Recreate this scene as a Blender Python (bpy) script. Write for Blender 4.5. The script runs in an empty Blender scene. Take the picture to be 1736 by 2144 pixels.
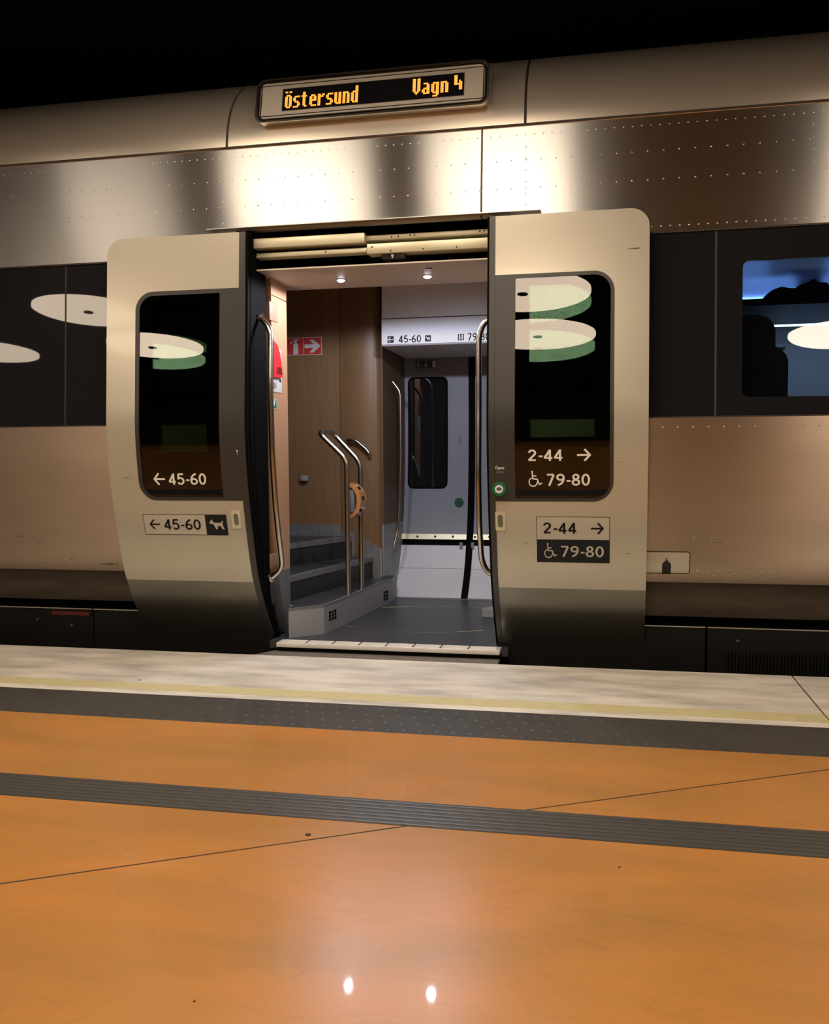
import bpy, bmesh, math, random
from mathutils import Vector, Matrix
from mathutils.geometry import tessellate_polygon
random.seed(7)
S = bpy.context.scene
COL = S.collection
PI = math.pi

# ------------------------------------------------------------------ camera
FPX, CX, CY = 1950.0, 868.0, 1072.0
AX = Vector((0.97862299, 0.00561329, -0.20558582))   # world X seen by the camera (right, down, forward)
AY = Vector((0.205567, -0.05714774, 0.97697305))
AZ = Vector((-0.00626473, -0.99834995, -0.05708))
CAM = Vector((0.0, -4.9, 1.12))
cd = bpy.data.cameras.new('camera')
cam = bpy.data.objects.new('camera', cd)
COL.objects.link(cam)
right = Vector((AX[0], AY[0], AZ[0])); down = Vector((AX[1], AY[1], AZ[1])); fwd = Vector((AX[2], AY[2], AZ[2]))
mw = Matrix((right, -down, -fwd)).transposed().to_4x4()
mw.translation = CAM
cam.matrix_world = mw
cd.sensor_fit = 'VERTICAL'; cd.sensor_height = 36.0; cd.lens = 36.0 * FPX / 2144.0
cd.clip_start = 0.05; cd.clip_end = 100
S.camera = cam

# ------------------------------------------------------------------ light and exposure
S.view_settings.view_transform = 'Standard'
S.view_settings.look = 'None'
S.view_settings.gamma = 1.0
S.view_settings.use_curve_mapping = False
S.view_settings.exposure = 0.0
W = bpy.data.worlds.new('world'); S.world = W
W.use_nodes = True
W.node_tree.nodes['Background'].inputs[0].default_value = (0.9, 0.75, 0.6, 1)
W.node_tree.nodes['Background'].inputs[1].default_value = 0.012

LAMP_Z = 3.4
LAMP_RADIANCE = 14.0
LAMP_COLOR = (1.0, 0.80, 0.60)
LAMPS = [  # x, y, radius, strength factor, label
    (-0.90, -4.75, 0.70, 1.0, 'round white ceiling lamp mirrored high in the right door window'),
    (-0.88, -6.55, 0.70, 1.0, 'round white ceiling lamp mirrored low in the right door window'),
    (-5.95, -6.45, 0.66, 1.0, 'round white ceiling lamp mirrored in the left door window'),
    (-5.95, -4.75, 0.62, 0.8, 'round white ceiling lamp mirrored across the joint of the left window band'),
    (-8.55, -6.50, 0.66, 0.7, 'round white ceiling lamp mirrored at the left edge of the window band'),
    (2.78, -7.00, 0.66, 1.0, 'round white ceiling lamp mirrored in the lit carriage window'),
    (2.95, -4.80, 0.66, 1.0, 'round white ceiling lamp in the row nearer the train, far right'),
    (-2.28, -1.50, 0.56, 1.1, 'round white ceiling lamp giving the widest bright band above the doorway'),
    (-0.80, -1.50, 0.54, 0.98, 'round white ceiling lamp giving the bright band right of the doorway'),
    (-3.75, -1.50, 0.45, 0.30, 'small dim round ceiling lamp over the platform, far left'),
    (1.90, -1.50, 0.50, 0.8, 'round white ceiling lamp giving the bright patch at the right end of the header panel'),
]
DOWNLIGHT_W = 33.0
SALOON_W = 26.0

# ------------------------------------------------------------------ pixel helpers (photograph frame 1736 x 2144)
def ray(px, py):
    v = Vector((px - CX, py - CY, FPX))
    return Vector((AX.dot(v), AY.dot(v), AZ.dot(v)))
def at(px, py, Y):
    d = ray(px, py); return CAM + d * ((Y - CAM.y) / d.y)
def onz(px, py, Z):
    d = ray(px, py); return CAM + d * ((Z - CAM.z) / d.z)
def onx(px, py, X):
    d = ray(px, py); return CAM + d * ((X - CAM.x) / d.x)
def onp(px, py, prof, off=0.0):
    Y = 0.0
    for _ in range(12):
        P = at(px, py, Y); Y = prof(P.z) + off
    return at(px, py, Y)

def make_prof(pts):
    pts = sorted(pts)
    def f(z):
        if z <= pts[0][0]: 
            return pts[0][1] + (z - pts[0][0]) * (pts[1][1] - pts[0][1]) / (pts[1][0] - pts[0][0])
        if z >= pts[-1][0]:
            return pts[-1][1] + (z - pts[-1][0]) * (pts[-1][1] - pts[-2][1]) / (pts[-1][0] - pts[-2][0])
        for i in range(len(pts) - 1):
            if pts[i][0] <= z <= pts[i + 1][0]:
                z0, y0 = pts[i]; z1, y1 = pts[i + 1]
                m = (y1 - y0) / (z1 - z0)
                m0 = m if (i == 0 or len(pts[i]) > 2) else 0
                mp = (y0 - pts[i-1][1]) / (z0 - pts[i-1][0]) if i > 0 else m
                mn = (pts[i+2][1] - y1) / (pts[i+2][0] - z1) if i + 2 < len(pts) else m
                a = (m + mp) / 2; b = (m + mn) / 2
                t = (z - z0) / (z1 - z0); h = z1 - z0
                return ((2*t**3 - 3*t*t + 1) * y0 + (t**3 - 2*t*t + t) * h * a + (-2*t**3 + 3*t*t) * y1 + (t**3 - t*t) * h * b)
    return f
# outer face of the door leaves, and the carriage body a hand's breadth behind it
DOORP = make_prof([(-0.14, .53), (0.03, .40), (.2, .275), (.32, .20), (.44, .135), (.68, .062), (.88, .012), (1.08, -.024), (1.25, -.040), (1.35, -.041), (1.5, -.032), (1.8, -.014), (2.1, .004), (2.4, .022)])
BODYP = make_prof([(0.24, .34), (.45, .215), (.47, .185), (.68, .118), (.9, .072), (1.1, .044), (1.32, .036), (1.6, .051), (1.95, .071), (2.26, .089), (2.55, .112), (2.88, .148)])
ROOFP = make_prof([(2.86, .138), (2.95, .148), (3.03, .170), (3.12, .215), (3.22, .295), (3.33, .43)])
FARP = make_prof([(0.03, 2.10), (.12, 2.19), (.22, 2.28), (.42, 2.39), (.6, 2.46), (.9, 2.52), (1.3, 2.55), (1.95, 2.55)])

# ------------------------------------------------------------------ materials
def lin(c):
    c = c / 255.0
    return c / 12.92 if c <= 0.04045 else ((c + 0.055) / 1.055) ** 2.4
def rgb(r, g, b): return (lin(r), lin(g), lin(b), 1.0)

def mat(name, color, rough=0.5, metal=0.0, spec=0.5, noise=0.0, nscale=8.0, aniso=0.0, rot=0.0, bump=0.0, bscale=60.0, stretch=(1, 1, 1), coat=0.0, dark=None, rnoise=0.0):
    m = bpy.data.materials.new(name); m.use_nodes = True
    nt = m.node_tree; N = nt.nodes; L = nt.links; b = N['Principled BSDF']
    b.inputs['Base Color'].default_value = color
    b.inputs['Roughness'].default_value = rough
    b.inputs['Metallic'].default_value = metal
    b.inputs['Specular IOR Level'].default_value = spec
    b.inputs['Coat Weight'].default_value = coat
    b.inputs['Coat Roughness'].default_value = 0.05
    if noise or bump or rnoise:
        tc = N.new('ShaderNodeTexCoord'); mp = N.new('ShaderNodeMapping')
        mp.inputs['Scale'].default_value = stretch
        L.new(tc.outputs['Object'], mp.inputs[0])
    if noise:
        nz = N.new('ShaderNodeTexNoise'); nz.inputs['Scale'].default_value = nscale; nz.inputs['Detail'].default_value = 6
        L.new(mp.outputs[0], nz.inputs['Vector'])
        cr = N.new('ShaderNodeValToRGB')
        d = dark if dark else tuple(c * (1 - noise) for c in color[:3]) + (1,)
        cr.color_ramp.elements[0].position = 0.3; cr.color_ramp.elements[1].position = 0.7
        cr.color_ramp.elements[0].color = d; cr.color_ramp.elements[1].color = color
        L.new(nz.outputs[0], cr.inputs[0]); L.new(cr.outputs[0], b.inputs['Base Color'])
    if rnoise:
        nz = N.new('ShaderNodeTexNoise'); nz.inputs['Scale'].default_value = nscale * 1.7; nz.inputs['Detail'].default_value = 4
        L.new(mp.outputs[0], nz.inputs['Vector'])
        mr = N.new('ShaderNodeMapRange'); mr.inputs['To Min'].default_value = rough * (1 - rnoise); mr.inputs['To Max'].default_value = rough * (1 + rnoise)
        L.new(nz.outputs[0], mr.inputs[0]); L.new(mr.outputs[0], b.inputs['Roughness'])
    if aniso:
        tg = N.new('ShaderNodeTangent'); tg.direction_type = 'RADIAL'; tg.axis = 'X'
        b.inputs['Anisotropic'].default_value = aniso; b.inputs['Anisotropic Rotation'].default_value = rot
        L.new(tg.outputs[0], b.inputs['Tangent'])
    if bump:
        nz = N.new('ShaderNodeTexNoise'); nz.inputs['Scale'].default_value = bscale; nz.inputs['Detail'].default_value = 4
        L.new(mp.outputs[0], nz.inputs['Vector'])
        bp = N.new('ShaderNodeBump'); bp.inputs['Strength'].default_value = bump; bp.inputs['Distance'].default_value = 0.005
        L.new(nz.outputs[0], bp.inputs['Height']); L.new(bp.outputs[0], b.inputs['Normal'])
    return m

def emis(name, color, s):
    m = bpy.data.materials.new(name); m.use_nodes = True
    nt = m.node_tree; nt.nodes.clear()
    o = nt.nodes.new('ShaderNodeOutputMaterial'); e = nt.nodes.new('ShaderNodeEmission')
    e.inputs[0].default_value = tuple(color[:3]) + (1,); e.inputs[1].default_value = s
    nt.links.new(e.outputs[0], o.inputs[0]); return m

def glass(name, tint, refl=(1, 1, 1, 1), ior=1.52, gain=1.0, rough=0.0):
    m = bpy.data.materials.new(name); m.use_nodes = True
    nt = m.node_tree; N = nt.nodes; L = nt.links; N.clear()
    o = N.new('ShaderNodeOutputMaterial'); mx = N.new('ShaderNodeMixShader'); t = N.new('ShaderNodeBsdfTransparent'); g = N.new('ShaderNodeBsdfGlossy')
    fr = N.new('ShaderNodeFresnel'); mu = N.new('ShaderNodeMath'); mu.operation = 'MULTIPLY'; mu.use_clamp = True
    fr.inputs['IOR'].default_value = ior; mu.inputs[1].default_value = gain
    t.inputs[0].default_value = tint; g.inputs[0].default_value = refl; g.inputs['Roughness'].default_value = rough
    L.new(fr.outputs[0], mu.inputs[0]); L.new(mu.outputs[0], mx.inputs[0]); L.new(t.outputs[0], mx.inputs[1]); L.new(g.outputs[0], mx.inputs[2]); L.new(mx.outputs[0], o.inputs[0])
    return m

M = {}
M['steel'] = mat('brushed_stainless_steel', (.53, .54, .54, 1), .32, 1.0, aniso=1.0)
M['steel_low'] = mat('brushed_stainless_steel_dirty', (.55, .45, .36, 1), .42, 1.0, aniso=.95, noise=.12, nscale=1.6, stretch=(1, 1, 4))
M['skirt'] = mat('grimy_skirt_steel', (.16, .13, .10, 1), .45, .6, noise=.35, nscale=4, stretch=(1, 1, 4))
M['silver'] = mat('silver_roof_paint', (.60, .55, .47, 1), .30, .7)
M['seam'] = mat('dark_joint', (.03, .022, .015, 1), .7)
M['seam_brown'] = mat('brown_sealant', (.10, .07, .05, 1), .7, noise=.4, nscale=30)
M['paint'] = mat('door_paint', (.49, .462, .385, 1), .26, .25, noise=.03, nscale=3, spec=.55, coat=.2)
M['paint_grey'] = mat('door_lower_grey_paint', (.22, .215, .185, 1), .27, .85, noise=.12, nscale=5, stretch=(1, 1, 2))
M['dgrey'] = mat('dark_grey_frame_paint', (.036, .035, .033, 1), .36, 0, spec=.5, noise=.08, nscale=6)
M['rubber'] = mat('black_rubber', (.004, .004, .004, 1), .8, spec=.04, noise=.2, nscale=20)
M['black'] = mat('black_metal', (.0045, .0042, .004, 1), .55, spec=.25, noise=.2, nscale=10)
M['blackgloss'] = mat('black_glass_print', (.010, .010, .011, 1), .02, spec=.5)
M['band_joint'] = mat('grey_brown_joint', (.045, .036, .028, 1), .7)
M['band'] = mat('dark_window_band_glass', (.014, .014, .016, 1), .015, spec=.55, noise=.15, nscale=2)
M['glass'] = glass('tinted_door_glass', (.62, .66, .62, 1), refl=(1, .94, .98, 1), gain=.78)
M['glass_in'] = glass('green_inner_pane', (.70, .82, .72, 1), refl=(.62, .90, .84, 1), gain=1.5)
M['glass_saloon'] = glass('saloon_window_glass', (.75, .80, .85, 1), gain=1.2)
M['gapplate'] = mat('worn_brown_plate', (.19, .165, .135, 1), .55, .2, noise=.3, nscale=30)
M['cream'] = mat('cream_aluminium', (.62, .58, .42, 1), .38, .35, noise=.1, nscale=6, stretch=(1, 1, 4))
M['sill'] = mat('bright_sill_aluminium', (.82, .80, .76, 1), .42, .4, noise=.08, nscale=20)
M['alu'] = mat('aluminium', (.62, .60, .56, 1), .33, 1, noise=.12, nscale=12)
M['chrome'] = mat('polished_steel_tube', (.58, .56, .52, 1), .24, 1, noise=.06, nscale=14)
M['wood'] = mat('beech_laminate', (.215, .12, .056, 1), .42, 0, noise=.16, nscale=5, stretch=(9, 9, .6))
M['wood_lit'] = mat('lit_beech_laminate', (.44, .245, .14, 1), .40, 0, noise=.10, nscale=5, stretch=(9, 9, .6))  # wood colour lightened to stand for lamplight from the platform
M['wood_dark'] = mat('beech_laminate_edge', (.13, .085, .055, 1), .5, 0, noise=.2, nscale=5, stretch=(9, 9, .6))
M['white'] = mat('interior_white_panel', (.58, .60, .67, 1), .45, noise=.05, nscale=4)
M['ceil'] = mat('vestibule_ceiling_panel', (.62, .56, .49, 1), .5, noise=.04, nscale=4)
M['greyblue'] = mat('blue_grey_door_lining', (.20, .22, .27, 1), .5, noise=.08, nscale=4)
M['vfloor'] = mat('dark_grey_vinyl_floor', (.045, .05, .058, 1), .38, noise=.25, nscale=40, bump=.1)
M['riser'] = mat('black_riser', (.020, .021, .024, 1), .5, noise=.2, nscale=10)
M['nosing'] = mat('grey_ribbed_nosing', (.20, .21, .23, 1), .45, .3, noise=.2, nscale=30)
M['stepgrey'] = mat('light_grey_step_casing', (.27, .285, .31, 1), .45, noise=.07, nscale=6)
M['wallgrey'] = mat('mid_grey_wall_base', (.14, .15, .175, 1), .5, noise=.1, nscale=6)
M['steel_in'] = mat('brushed_kick_plate', (.62, .63, .66, 1), .34, .8, noise=.25, nscale=6, stretch=(6, 6, .5))
M['textwhite'] = mat('white_lettering', (.80, .78, .70, 1), .5, noise=.03)
M['textblack'] = mat('black_lettering', (.007, .007, .008, 1), .6, spec=.15, noise=.03)
M['stickergrey'] = mat('sticker_ground', (.47, .44, .37, 1), .45, noise=.04)
M['stickerdark'] = mat('sticker_dark_ground', (.012, .013, .015, 1), .5, spec=.2, noise=.05)
M['red'] = mat('red_plastic', (.62, .025, .03, 1), .35, noise=.05)
M['redsign'] = mat('red_sign_ground', (.50, .035, .03, 1), .5, noise=.05)
M['reddim'] = mat('red_reflector', (.10, .006, .005, 1), .4, noise=.1)
M['signwhite'] = mat('white_sign_ground', (.62, .60, .60, 1), .5, noise=.03)
M['green'] = mat('green_plastic_button', (.012, .12, .065, 1), .28, noise=.08)
M['greensign'] = mat('green_sign_ground', (.01, .16, .07, 1), .5, noise=.05)
M['greendark'] = mat('dark_green_sign_ground', (.015, .05, .04, 1), .5, noise=.05)
M['scratch'] = mat('dark_scratch', (.12, .10, .075, 1), .7, noise=.3, nscale=50)
M['ivory'] = mat('ivory_handle_surround', (.60, .55, .38, 1), .42, noise=.12, nscale=30)
M['recess'] = mat('grey_green_recess', (.16, .17, .13, 1), .5, noise=.3, nscale=20)
M['orange'] = None
M['edge'] = mat('pale_edge_stone', (.60, .565, .50, 1), .48, noise=.0, nscale=2)
M['yellow'] = mat('faded_yellow_line', (.60, .55, .31, 1), .55, noise=.18, nscale=14, stretch=(1, 4, 1))
M['tactile'] = mat('dark_grey_tactile_paving', (.052, .050, .047, 1), .45, noise=.18, nscale=6)
M['rib'] = mat('ribbed_dark_guide_strip', (.060, .058, .054, 1), .42, noise=.15, nscale=6, stretch=(.5, 6, 1))
M['joint'] = mat('floor_joint', (.035, .02, .01, 1), .8)
M['dark'] = mat('station_dark_rock', (.012, .011, .010, 1), .9, noise=.3, nscale=2)
M['trackbed'] = mat('dark_track_bed', (.01, .009, .008, 1), .9, noise=.3, nscale=9)
M['stain'] = mat('black_stain', (.008, .009, .006, 1), .7, noise=.3, nscale=40)
M['seat'] = mat('dark_seat_fabric', (.012, .014, .022, 1), .8, noise=.2, nscale=20)
M['bag'] = mat('dark_bag_fabric', (.012, .012, .022, 1), .8, noise=.2, nscale=20)
M['saloonwall'] = mat('saloon_lining', (.42, .45, .50, 1), .5, noise=.04)
M['led'] = emis('amber_led', (1.0, .27, .035), 2.4)
M['ledstrip'] = emis('blue_white_led_strip', (.55, .75, 1.0), 4.0)
M['greenled'] = emis('green_led', (.3, 1.0, .7), 1.2)
M['downlight'] = emis('cool_white_lamp', (.92, .90, 1.0), 30.0)
M['screen'] = mat('smoked_display_glass', (.006, .006, .008, 1), .05, spec=.6, noise=.05)
M['chromerim'] = mat('bright_rim', (.62, .56, .48, 1), .2, 1, noise=.05)
M['panelglass'] = mat('display_cover', (.50, .47, .41, 1), .10, .15, spec=.6, coat=.8, noise=.05, nscale=3)

def orange_floor():
    m = bpy.data.materials.new('polished_orange_stone'); m.use_nodes = True
    N = m.node_tree.nodes; L = m.node_tree.links; b = N['Principled BSDF']
    tc = N.new('ShaderNodeTexCoord')
    mp = N.new('ShaderNodeMapping'); mp.inputs['Rotation'].default_value = (0, 0, math.radians(-32)); mp.inputs['Scale'].default_value = (.8, 2.4, 1)
    L.new(tc.outputs['Object'], mp.inputs[0])
    n1 = N.new('ShaderNodeTexNoise'); n1.inputs['Scale'].default_value = 1.3; n1.inputs['Detail'].default_value = 7; n1.inputs['Roughness'].default_value = .6; n1.inputs['Distortion'].default_value = .6
    L.new(mp.outputs[0], n1.inputs['Vector'])
    cr = N.new('ShaderNodeValToRGB'); e = cr.color_ramp.elements
    e[0].position = .30; e[0].color = (.38, .185, .050, 1); e[1].position = .70; e[1].color = (.53, .228, .055, 1)
    L.new(n1.outputs[0], cr.inputs[0])
    # thin veins
    n2 = N.new('ShaderNodeTexNoise'); n2.inputs['Scale'].default_value = 2.2; n2.inputs['Detail'].default_value = 8; n2.inputs['Distortion'].default_value = 1.2
    L.new(mp.outputs[0], n2.inputs['Vector'])
    a = N.new('ShaderNodeMath'); a.operation = 'SUBTRACT'; a.inputs[1].default_value = .5; L.new(n2.outputs[0], a.inputs[0])
    ab = N.new('ShaderNodeMath'); ab.operation = 'ABSOLUTE'; L.new(a.outputs[0], ab.inputs[0])
    mr = N.new('ShaderNodeMapRange'); mr.inputs['From Min'].default_value = 0; mr.inputs['From Max'].default_value = .012; mr.inputs['To Min'].default_value = .22; mr.inputs['To Max'].default_value = 0; L.new(ab.outputs[0], mr.inputs[0])
    mx = N.new('ShaderNodeMix'); mx.data_type = 'RGBA'; L.new(mr.outputs[0], mx.inputs[0]); L.new(cr.outputs[0], mx.inputs[6]); mx.inputs[7].default_value = (.22, .12, .04, 1)
    # fine speckle
    n3 = N.new('ShaderNodeTexNoise'); n3.inputs['Scale'].default_value = 120; L.new(tc.outputs['Object'], n3.inputs['Vector'])
    m3 = N.new('ShaderNodeMix'); m3.data_type = 'RGBA'; m3.blend_type = 'MULTIPLY'; m3.inputs[0].default_value = .18
    L.new(mx.outputs[2], m3.inputs[6]); L.new(n3.outputs[0], m3.inputs[7])
    L.new(m3.outputs[2], b.inputs['Base Color'])
    n4 = N.new('ShaderNodeTexNoise'); n4.inputs['Scale'].default_value = 3; L.new(tc.outputs['Object'], n4.inputs['Vector'])
    r4 = N.new('ShaderNodeMapRange'); r4.inputs['To Min'].default_value = .26; r4.inputs['To Max'].default_value = .38; L.new(n4.outputs[0], r4.inputs[0]); L.new(r4.outputs[0], b.inputs['Roughness'])
    b.inputs['Specular IOR Level'].default_value = .4
    b.inputs['Coat Weight'].default_value = .16; b.inputs['Coat Roughness'].default_value = .03
    return m
M['orange'] = orange_floor()

def edge_stone():
    m = bpy.data.materials.new('worn_pale_edge_stone'); m.use_nodes = True
    N = m.node_tree.nodes; L = m.node_tree.links; b = N['Principled BSDF']
    tc = N.new('ShaderNodeTexCoord'); mp = N.new('ShaderNodeMapping'); mp.inputs['Scale'].default_value = (.9, 3.2, 1); mp.inputs['Rotation'].default_value = (0, 0, math.radians(6))
    L.new(tc.outputs['Object'], mp.inputs[0])
    n = N.new('ShaderNodeTexNoise'); n.inputs['Scale'].default_value = 2.2; n.inputs['Detail'].default_value = 6; n.inputs['Roughness'].default_value = .55
    L.new(mp.outputs[0], n.inputs['Vector'])
    cr = N.new('ShaderNodeValToRGB'); e = cr.color_ramp.elements
    e[0].position = .33; e[0].color = (.43, .415, .385, 1); e[1].position = .6; e[1].color = (.74, .71, .64, 1)
    L.new(n.outputs[0], cr.inputs[0]); L.new(cr.outputs[0], b.inputs['Base Color'])
    b.inputs['Roughness'].default_value = .42
    return m
M['edge'] = edge_stone()

# ------------------------------------------------------------------ object helpers
def finish(name, bm, material, parent=None, smooth=True, ang=28):
    bmesh.ops.recalc_face_normals(bm, faces=bm.faces)
    for f in bm.faces: f.smooth = smooth
    if smooth:
        for e in bm.edges:
            if len(e.link_faces) == 2 and e.calc_face_angle(0) > math.radians(ang): e.smooth = False
    me = bpy.data.meshes.new(name); bm.to_mesh(me); bm.free()
    me.materials.append(material)
    o = bpy.data.objects.new(name, me); COL.objects.link(o)
    if parent is not None:
        o.parent = parent
        o.matrix_parent_inverse = Matrix.Translation(-parent.location)
    return o
def thing(name, loc, label, cat, group=None):
    o = bpy.data.objects.new(name, None); COL.objects.link(o); o.location = loc; o.empty_display_size = .1
    o['label'] = label; o['category'] = cat
    if group: o['group'] = group
    return o
def tag(o, label, cat, group=None):
    o['label'] = label; o['category'] = cat
    if group: o['group'] = group
    return o
def struct(o): o['kind'] = 'structure'; return o

def bx(bm, x0, x1, y0, y1, z0, z1, bev=0.0):
    v = [bm.verts.new((x, y, z)) for x in (x0, x1) for y in (y0, y1) for z in (z0, z1)]
    fs = [bm.faces.new([v[i] for i in q]) for q in ((0,1,3,2),(4,6,7,5),(0,4,5,1),(2,3,7,6),(0,2,6,4),(1,5,7,3))]
    if bev:
        es = list({e for f in fs for e in f.edges})
        bmesh.ops.bevel(bm, geom=es, offset=bev, segments=2, affect='EDGES', profile=.5)
def box(name, x0, x1, y0, y1, z0, z1, m, parent=None, bev=0.0):
    bm = bmesh.new(); bx(bm, min(x0,x1), max(x0,x1), min(y0,y1), max(y0,y1), min(z0,z1), max(z0,z1), bev); return finish(name, bm, m, parent)
def prism(name, pts, z0, z1, m, parent=None, bev=0.0):   # plan polygon
    bm = bmesh.new()
    a = [bm.verts.new((p[0], p[1], z0)) for p in pts]; b = [bm.verts.new((p[0], p[1], z1)) for p in pts]
    n = len(pts); bm.faces.new(a); bm.faces.new(b)
    for i in range(n): bm.faces.new((a[i], a[(i+1)%n], b[(i+1)%n], b[i]))
    if bev: bmesh.ops.bevel(bm, geom=list(bm.edges), offset=bev, segments=2, affect='EDGES')
    return finish(name, bm, m, parent)
def hull_box(name, A, B, m, parent=None):   # two quads of 4 points each -> closed box
    bm = bmesh.new(); a = [bm.verts.new(p) for p in A]; b = [bm.verts.new(p) for p in B]
    bm.faces.new(a); bm.faces.new(b)
    for i in range(4): bm.faces.new((a[i], a[(i+1)%4], b[(i+1)%4], b[i]))
    return finish(name, bm, m, parent)
def smooth_path(pts, r=.03, seg=6):
    pts = [Vector(p) for p in pts]; out = [pts[0]]
    for i in range(1, len(pts)-1):
        p = pts[i]; a = pts[i-1] - p; b = pts[i+1] - p
        ra = min(r, a.length*.48, b.length*.48)
        A = p + a.normalized()*ra; B = p + b.normalized()*ra
        for k in range(seg+1):
            t = k/seg; out.append(A*(1-t)**2 + p*2*t*(1-t) + B*t*t)
    out.append(pts[-1]); return out
def tube_bm(bm, pts, r, n=14):
    rings = []; up = None
    for i, p in enumerate(pts):
        t = (pts[min(i+1, len(pts)-1)] - pts[max(i-1, 0)]).normalized()
        if up is None:
            up = t.cross(Vector((0, 1, .3))).normalized()
        up = (up - t*up.dot(t)).normalized(); s = t.cross(up)
        rings.append([bm.verts.new(p + up*math.cos(2*PI*k/n)*r + s*math.sin(2*PI*k/n)*r) for k in range(n)])
    for a, b in zip(rings, rings[1:]):
        for k in range(n): bm.faces.new((a[k], a[(k+1)%n], b[(k+1)%n], b[k]))
    bm.faces.new(rings[0]); bm.faces.new(rings[-1])
def tube(name, pts, r, m, parent=None, bend=.04, n=14):
    bm = bmesh.new(); tube_bm(bm, smooth_path(pts, bend), r, n); return finish(name, bm, m, parent, ang=60)
def cyl_bm(bm, c, axis, r, h, n=24, r2=None):
    c = Vector(c); axis = Vector(axis).normalized(); u = axis.orthogonal().normalized(); s = axis.cross(u); r2 = r if r2 is None else r2
    a = [bm.verts.new(c + u*math.cos(2*PI*k/n)*r + s*math.sin(2*PI*k/n)*r) for k in range(n)]
    b = [bm.verts.new(c + axis*h + u*math.cos(2*PI*k/n)*r2 + s*math.sin(2*PI*k/n)*r2) for k in range(n)]
    for k in range(n): bm.faces.new((a[k], a[(k+1)%n], b[(k+1)%n], b[k]))
    bm.faces.new(a); bm.faces.new(b)
def cyl(name, c, axis, r, h, m, parent=None, n=24, r2=None):
    bm = bmesh.new(); cyl_bm(bm, c, axis, r, h, n, r2); return finish(name, bm, m, parent)
def dome_bm(bm, c, nrm, r, h, n=6, n2=2):
    c = Vector(c); nrm = Vector(nrm).normalized(); u = nrm.orthogonal().normalized(); s = nrm.cross(u)
    prev = None
    for j in range(n2):
        a = j/n2*PI/2; rr_ = r*math.cos(a); hh = h*math.sin(a)
        ring = [bm.verts.new(c + nrm*hh + u*math.cos(2*PI*k/n)*rr_ + s*math.sin(2*PI*k/n)*rr_) for k in range(n)]
        if prev:
            for k in range(n): bm.faces.new((prev[k], prev[(k+1)%n], ring[(k+1)%n], ring[k]))
        prev = ring
    top = bm.verts.new(c + nrm*h)
    for k in range(n): bm.faces.new((prev[k], prev[(k+1)%n], top))

def rr(x0, z0, x1, z1, r, seg=8):
    """rounded rectangle; r = radius or (bl, br, tr, tl)"""
    if not isinstance(r, (tuple, list)): r = (r,)*4
    out = []
    for (cx, cz, rad, a0) in ((x0, z0, r[0], PI), (x1, z0, r[1], 1.5*PI), (x1, z1, r[2], 0), (x0, z1, r[3], .5*PI)):
        sx = 1 if cx == x0 else -1; sz = 1 if cz == z0 else -1
        if rad < 1e-6: out.append((cx, cz)); continue
        for k in range(seg+1):
            a = a0 + PI/2*k/seg; out.append((cx + sx*rad + rad*math.cos(a), cz + sz*rad + rad*math.sin(a)))
    return out
def flat_bm(loops, cuts=None):
    V = [[Vector((p[0], p[1], 0)) for p in lp] for lp in loops]
    allp = [p for lp in V for p in lp]
    tris = tessellate_polygon(V)
    bm = bmesh.new(); vs = [bm.verts.new((p.x, 0, p.y)) for p in allp]
    for t in tris:
        try: bm.faces.new([vs[i] for i in t])
        except ValueError: pass
    bmesh.ops.delete(bm, geom=[v for v in bm.verts if not v.link_faces], context='VERTS')
    if cuts:
        zs = [p.y for p in allp]; z = math.floor(min(zs)/cuts)*cuts + cuts
        while z < max(zs) - 1e-4:
            bmesh.ops.bisect_plane(bm, geom=bm.verts[:]+bm.edges[:]+bm.faces[:], plane_co=(0, 0, z), plane_no=(0, 0, 1), dist=1e-5); z += cuts
    return bm
def plate(name, loops, prof, off, thick, m, parent=None, cuts=.05, extra=None):
    bm = flat_bm(loops, cuts)
    bmesh.ops.recalc_face_normals(bm, faces=bm.faces)
    r = bmesh.ops.extrude_face_region(bm, geom=bm.faces[:])
    back = {v for v in r['geom'] if isinstance(v, bmesh.types.BMVert)}
    for v in bm.verts: v.co.y = prof(v.co.z) + off + (thick if v in back else 0)
    if extra: extra(bm)
    return finish(name, bm, m, parent)
def decal(name, loops, fn, m, parent=None, cuts=.03):
    bm = flat_bm(loops, cuts)
    for v in bm.verts: v.co = fn(v.co.x, v.co.z)
    return finish(name, bm, m, parent, smooth=False)
def on_prof(prof, off): return lambda x, z: Vector((x, prof(z) + off, z))

def text_2d(body, bold=.0, res=3):
    c = bpy.data.curves.new('lettering', 'FONT'); c.body = body; c.size = 1; c.offset = bold; c.resolution_u = res; c.fill_mode = 'FRONT'
    c.space_character = 1.0
    o = bpy.data.objects.new('lettering', c); COL.objects.link(o)
    bpy.context.view_layer.update()
    me = bpy.data.meshes.new_from_object(o.evaluated_get(bpy.context.evaluated_depsgraph_get()))
    V = [(v.co.x, v.co.y) for v in me.vertices]; F = [list(p.vertices) for p in me.polygons]
    bpy.data.objects.remove(o); bpy.data.curves.remove(c); bpy.data.meshes.remove(me)
    return V, F
def lettering(name, body, x0, x1, z0, z1, fn, m, parent=None, bold=.02):
    V, F = text_2d(body, bold)
    xs = [v[0] for v in V]; ys = [v[1] for v in V]; a, b, c_, d = min(xs), max(xs), min(ys), max(ys)
    bm = bmesh.new()
    vs = [bm.verts.new(fn(x0 + (x-a)/(b-a)*(x1-x0), z0 + (y-c_)/(d-c_)*(z1-z0))) for x, y in V]
    for f in F:
        try: bm.faces.new([vs[i] for i in f])
        except ValueError: pass
    return finish(name, bm, m, parent, smooth=False)
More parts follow.
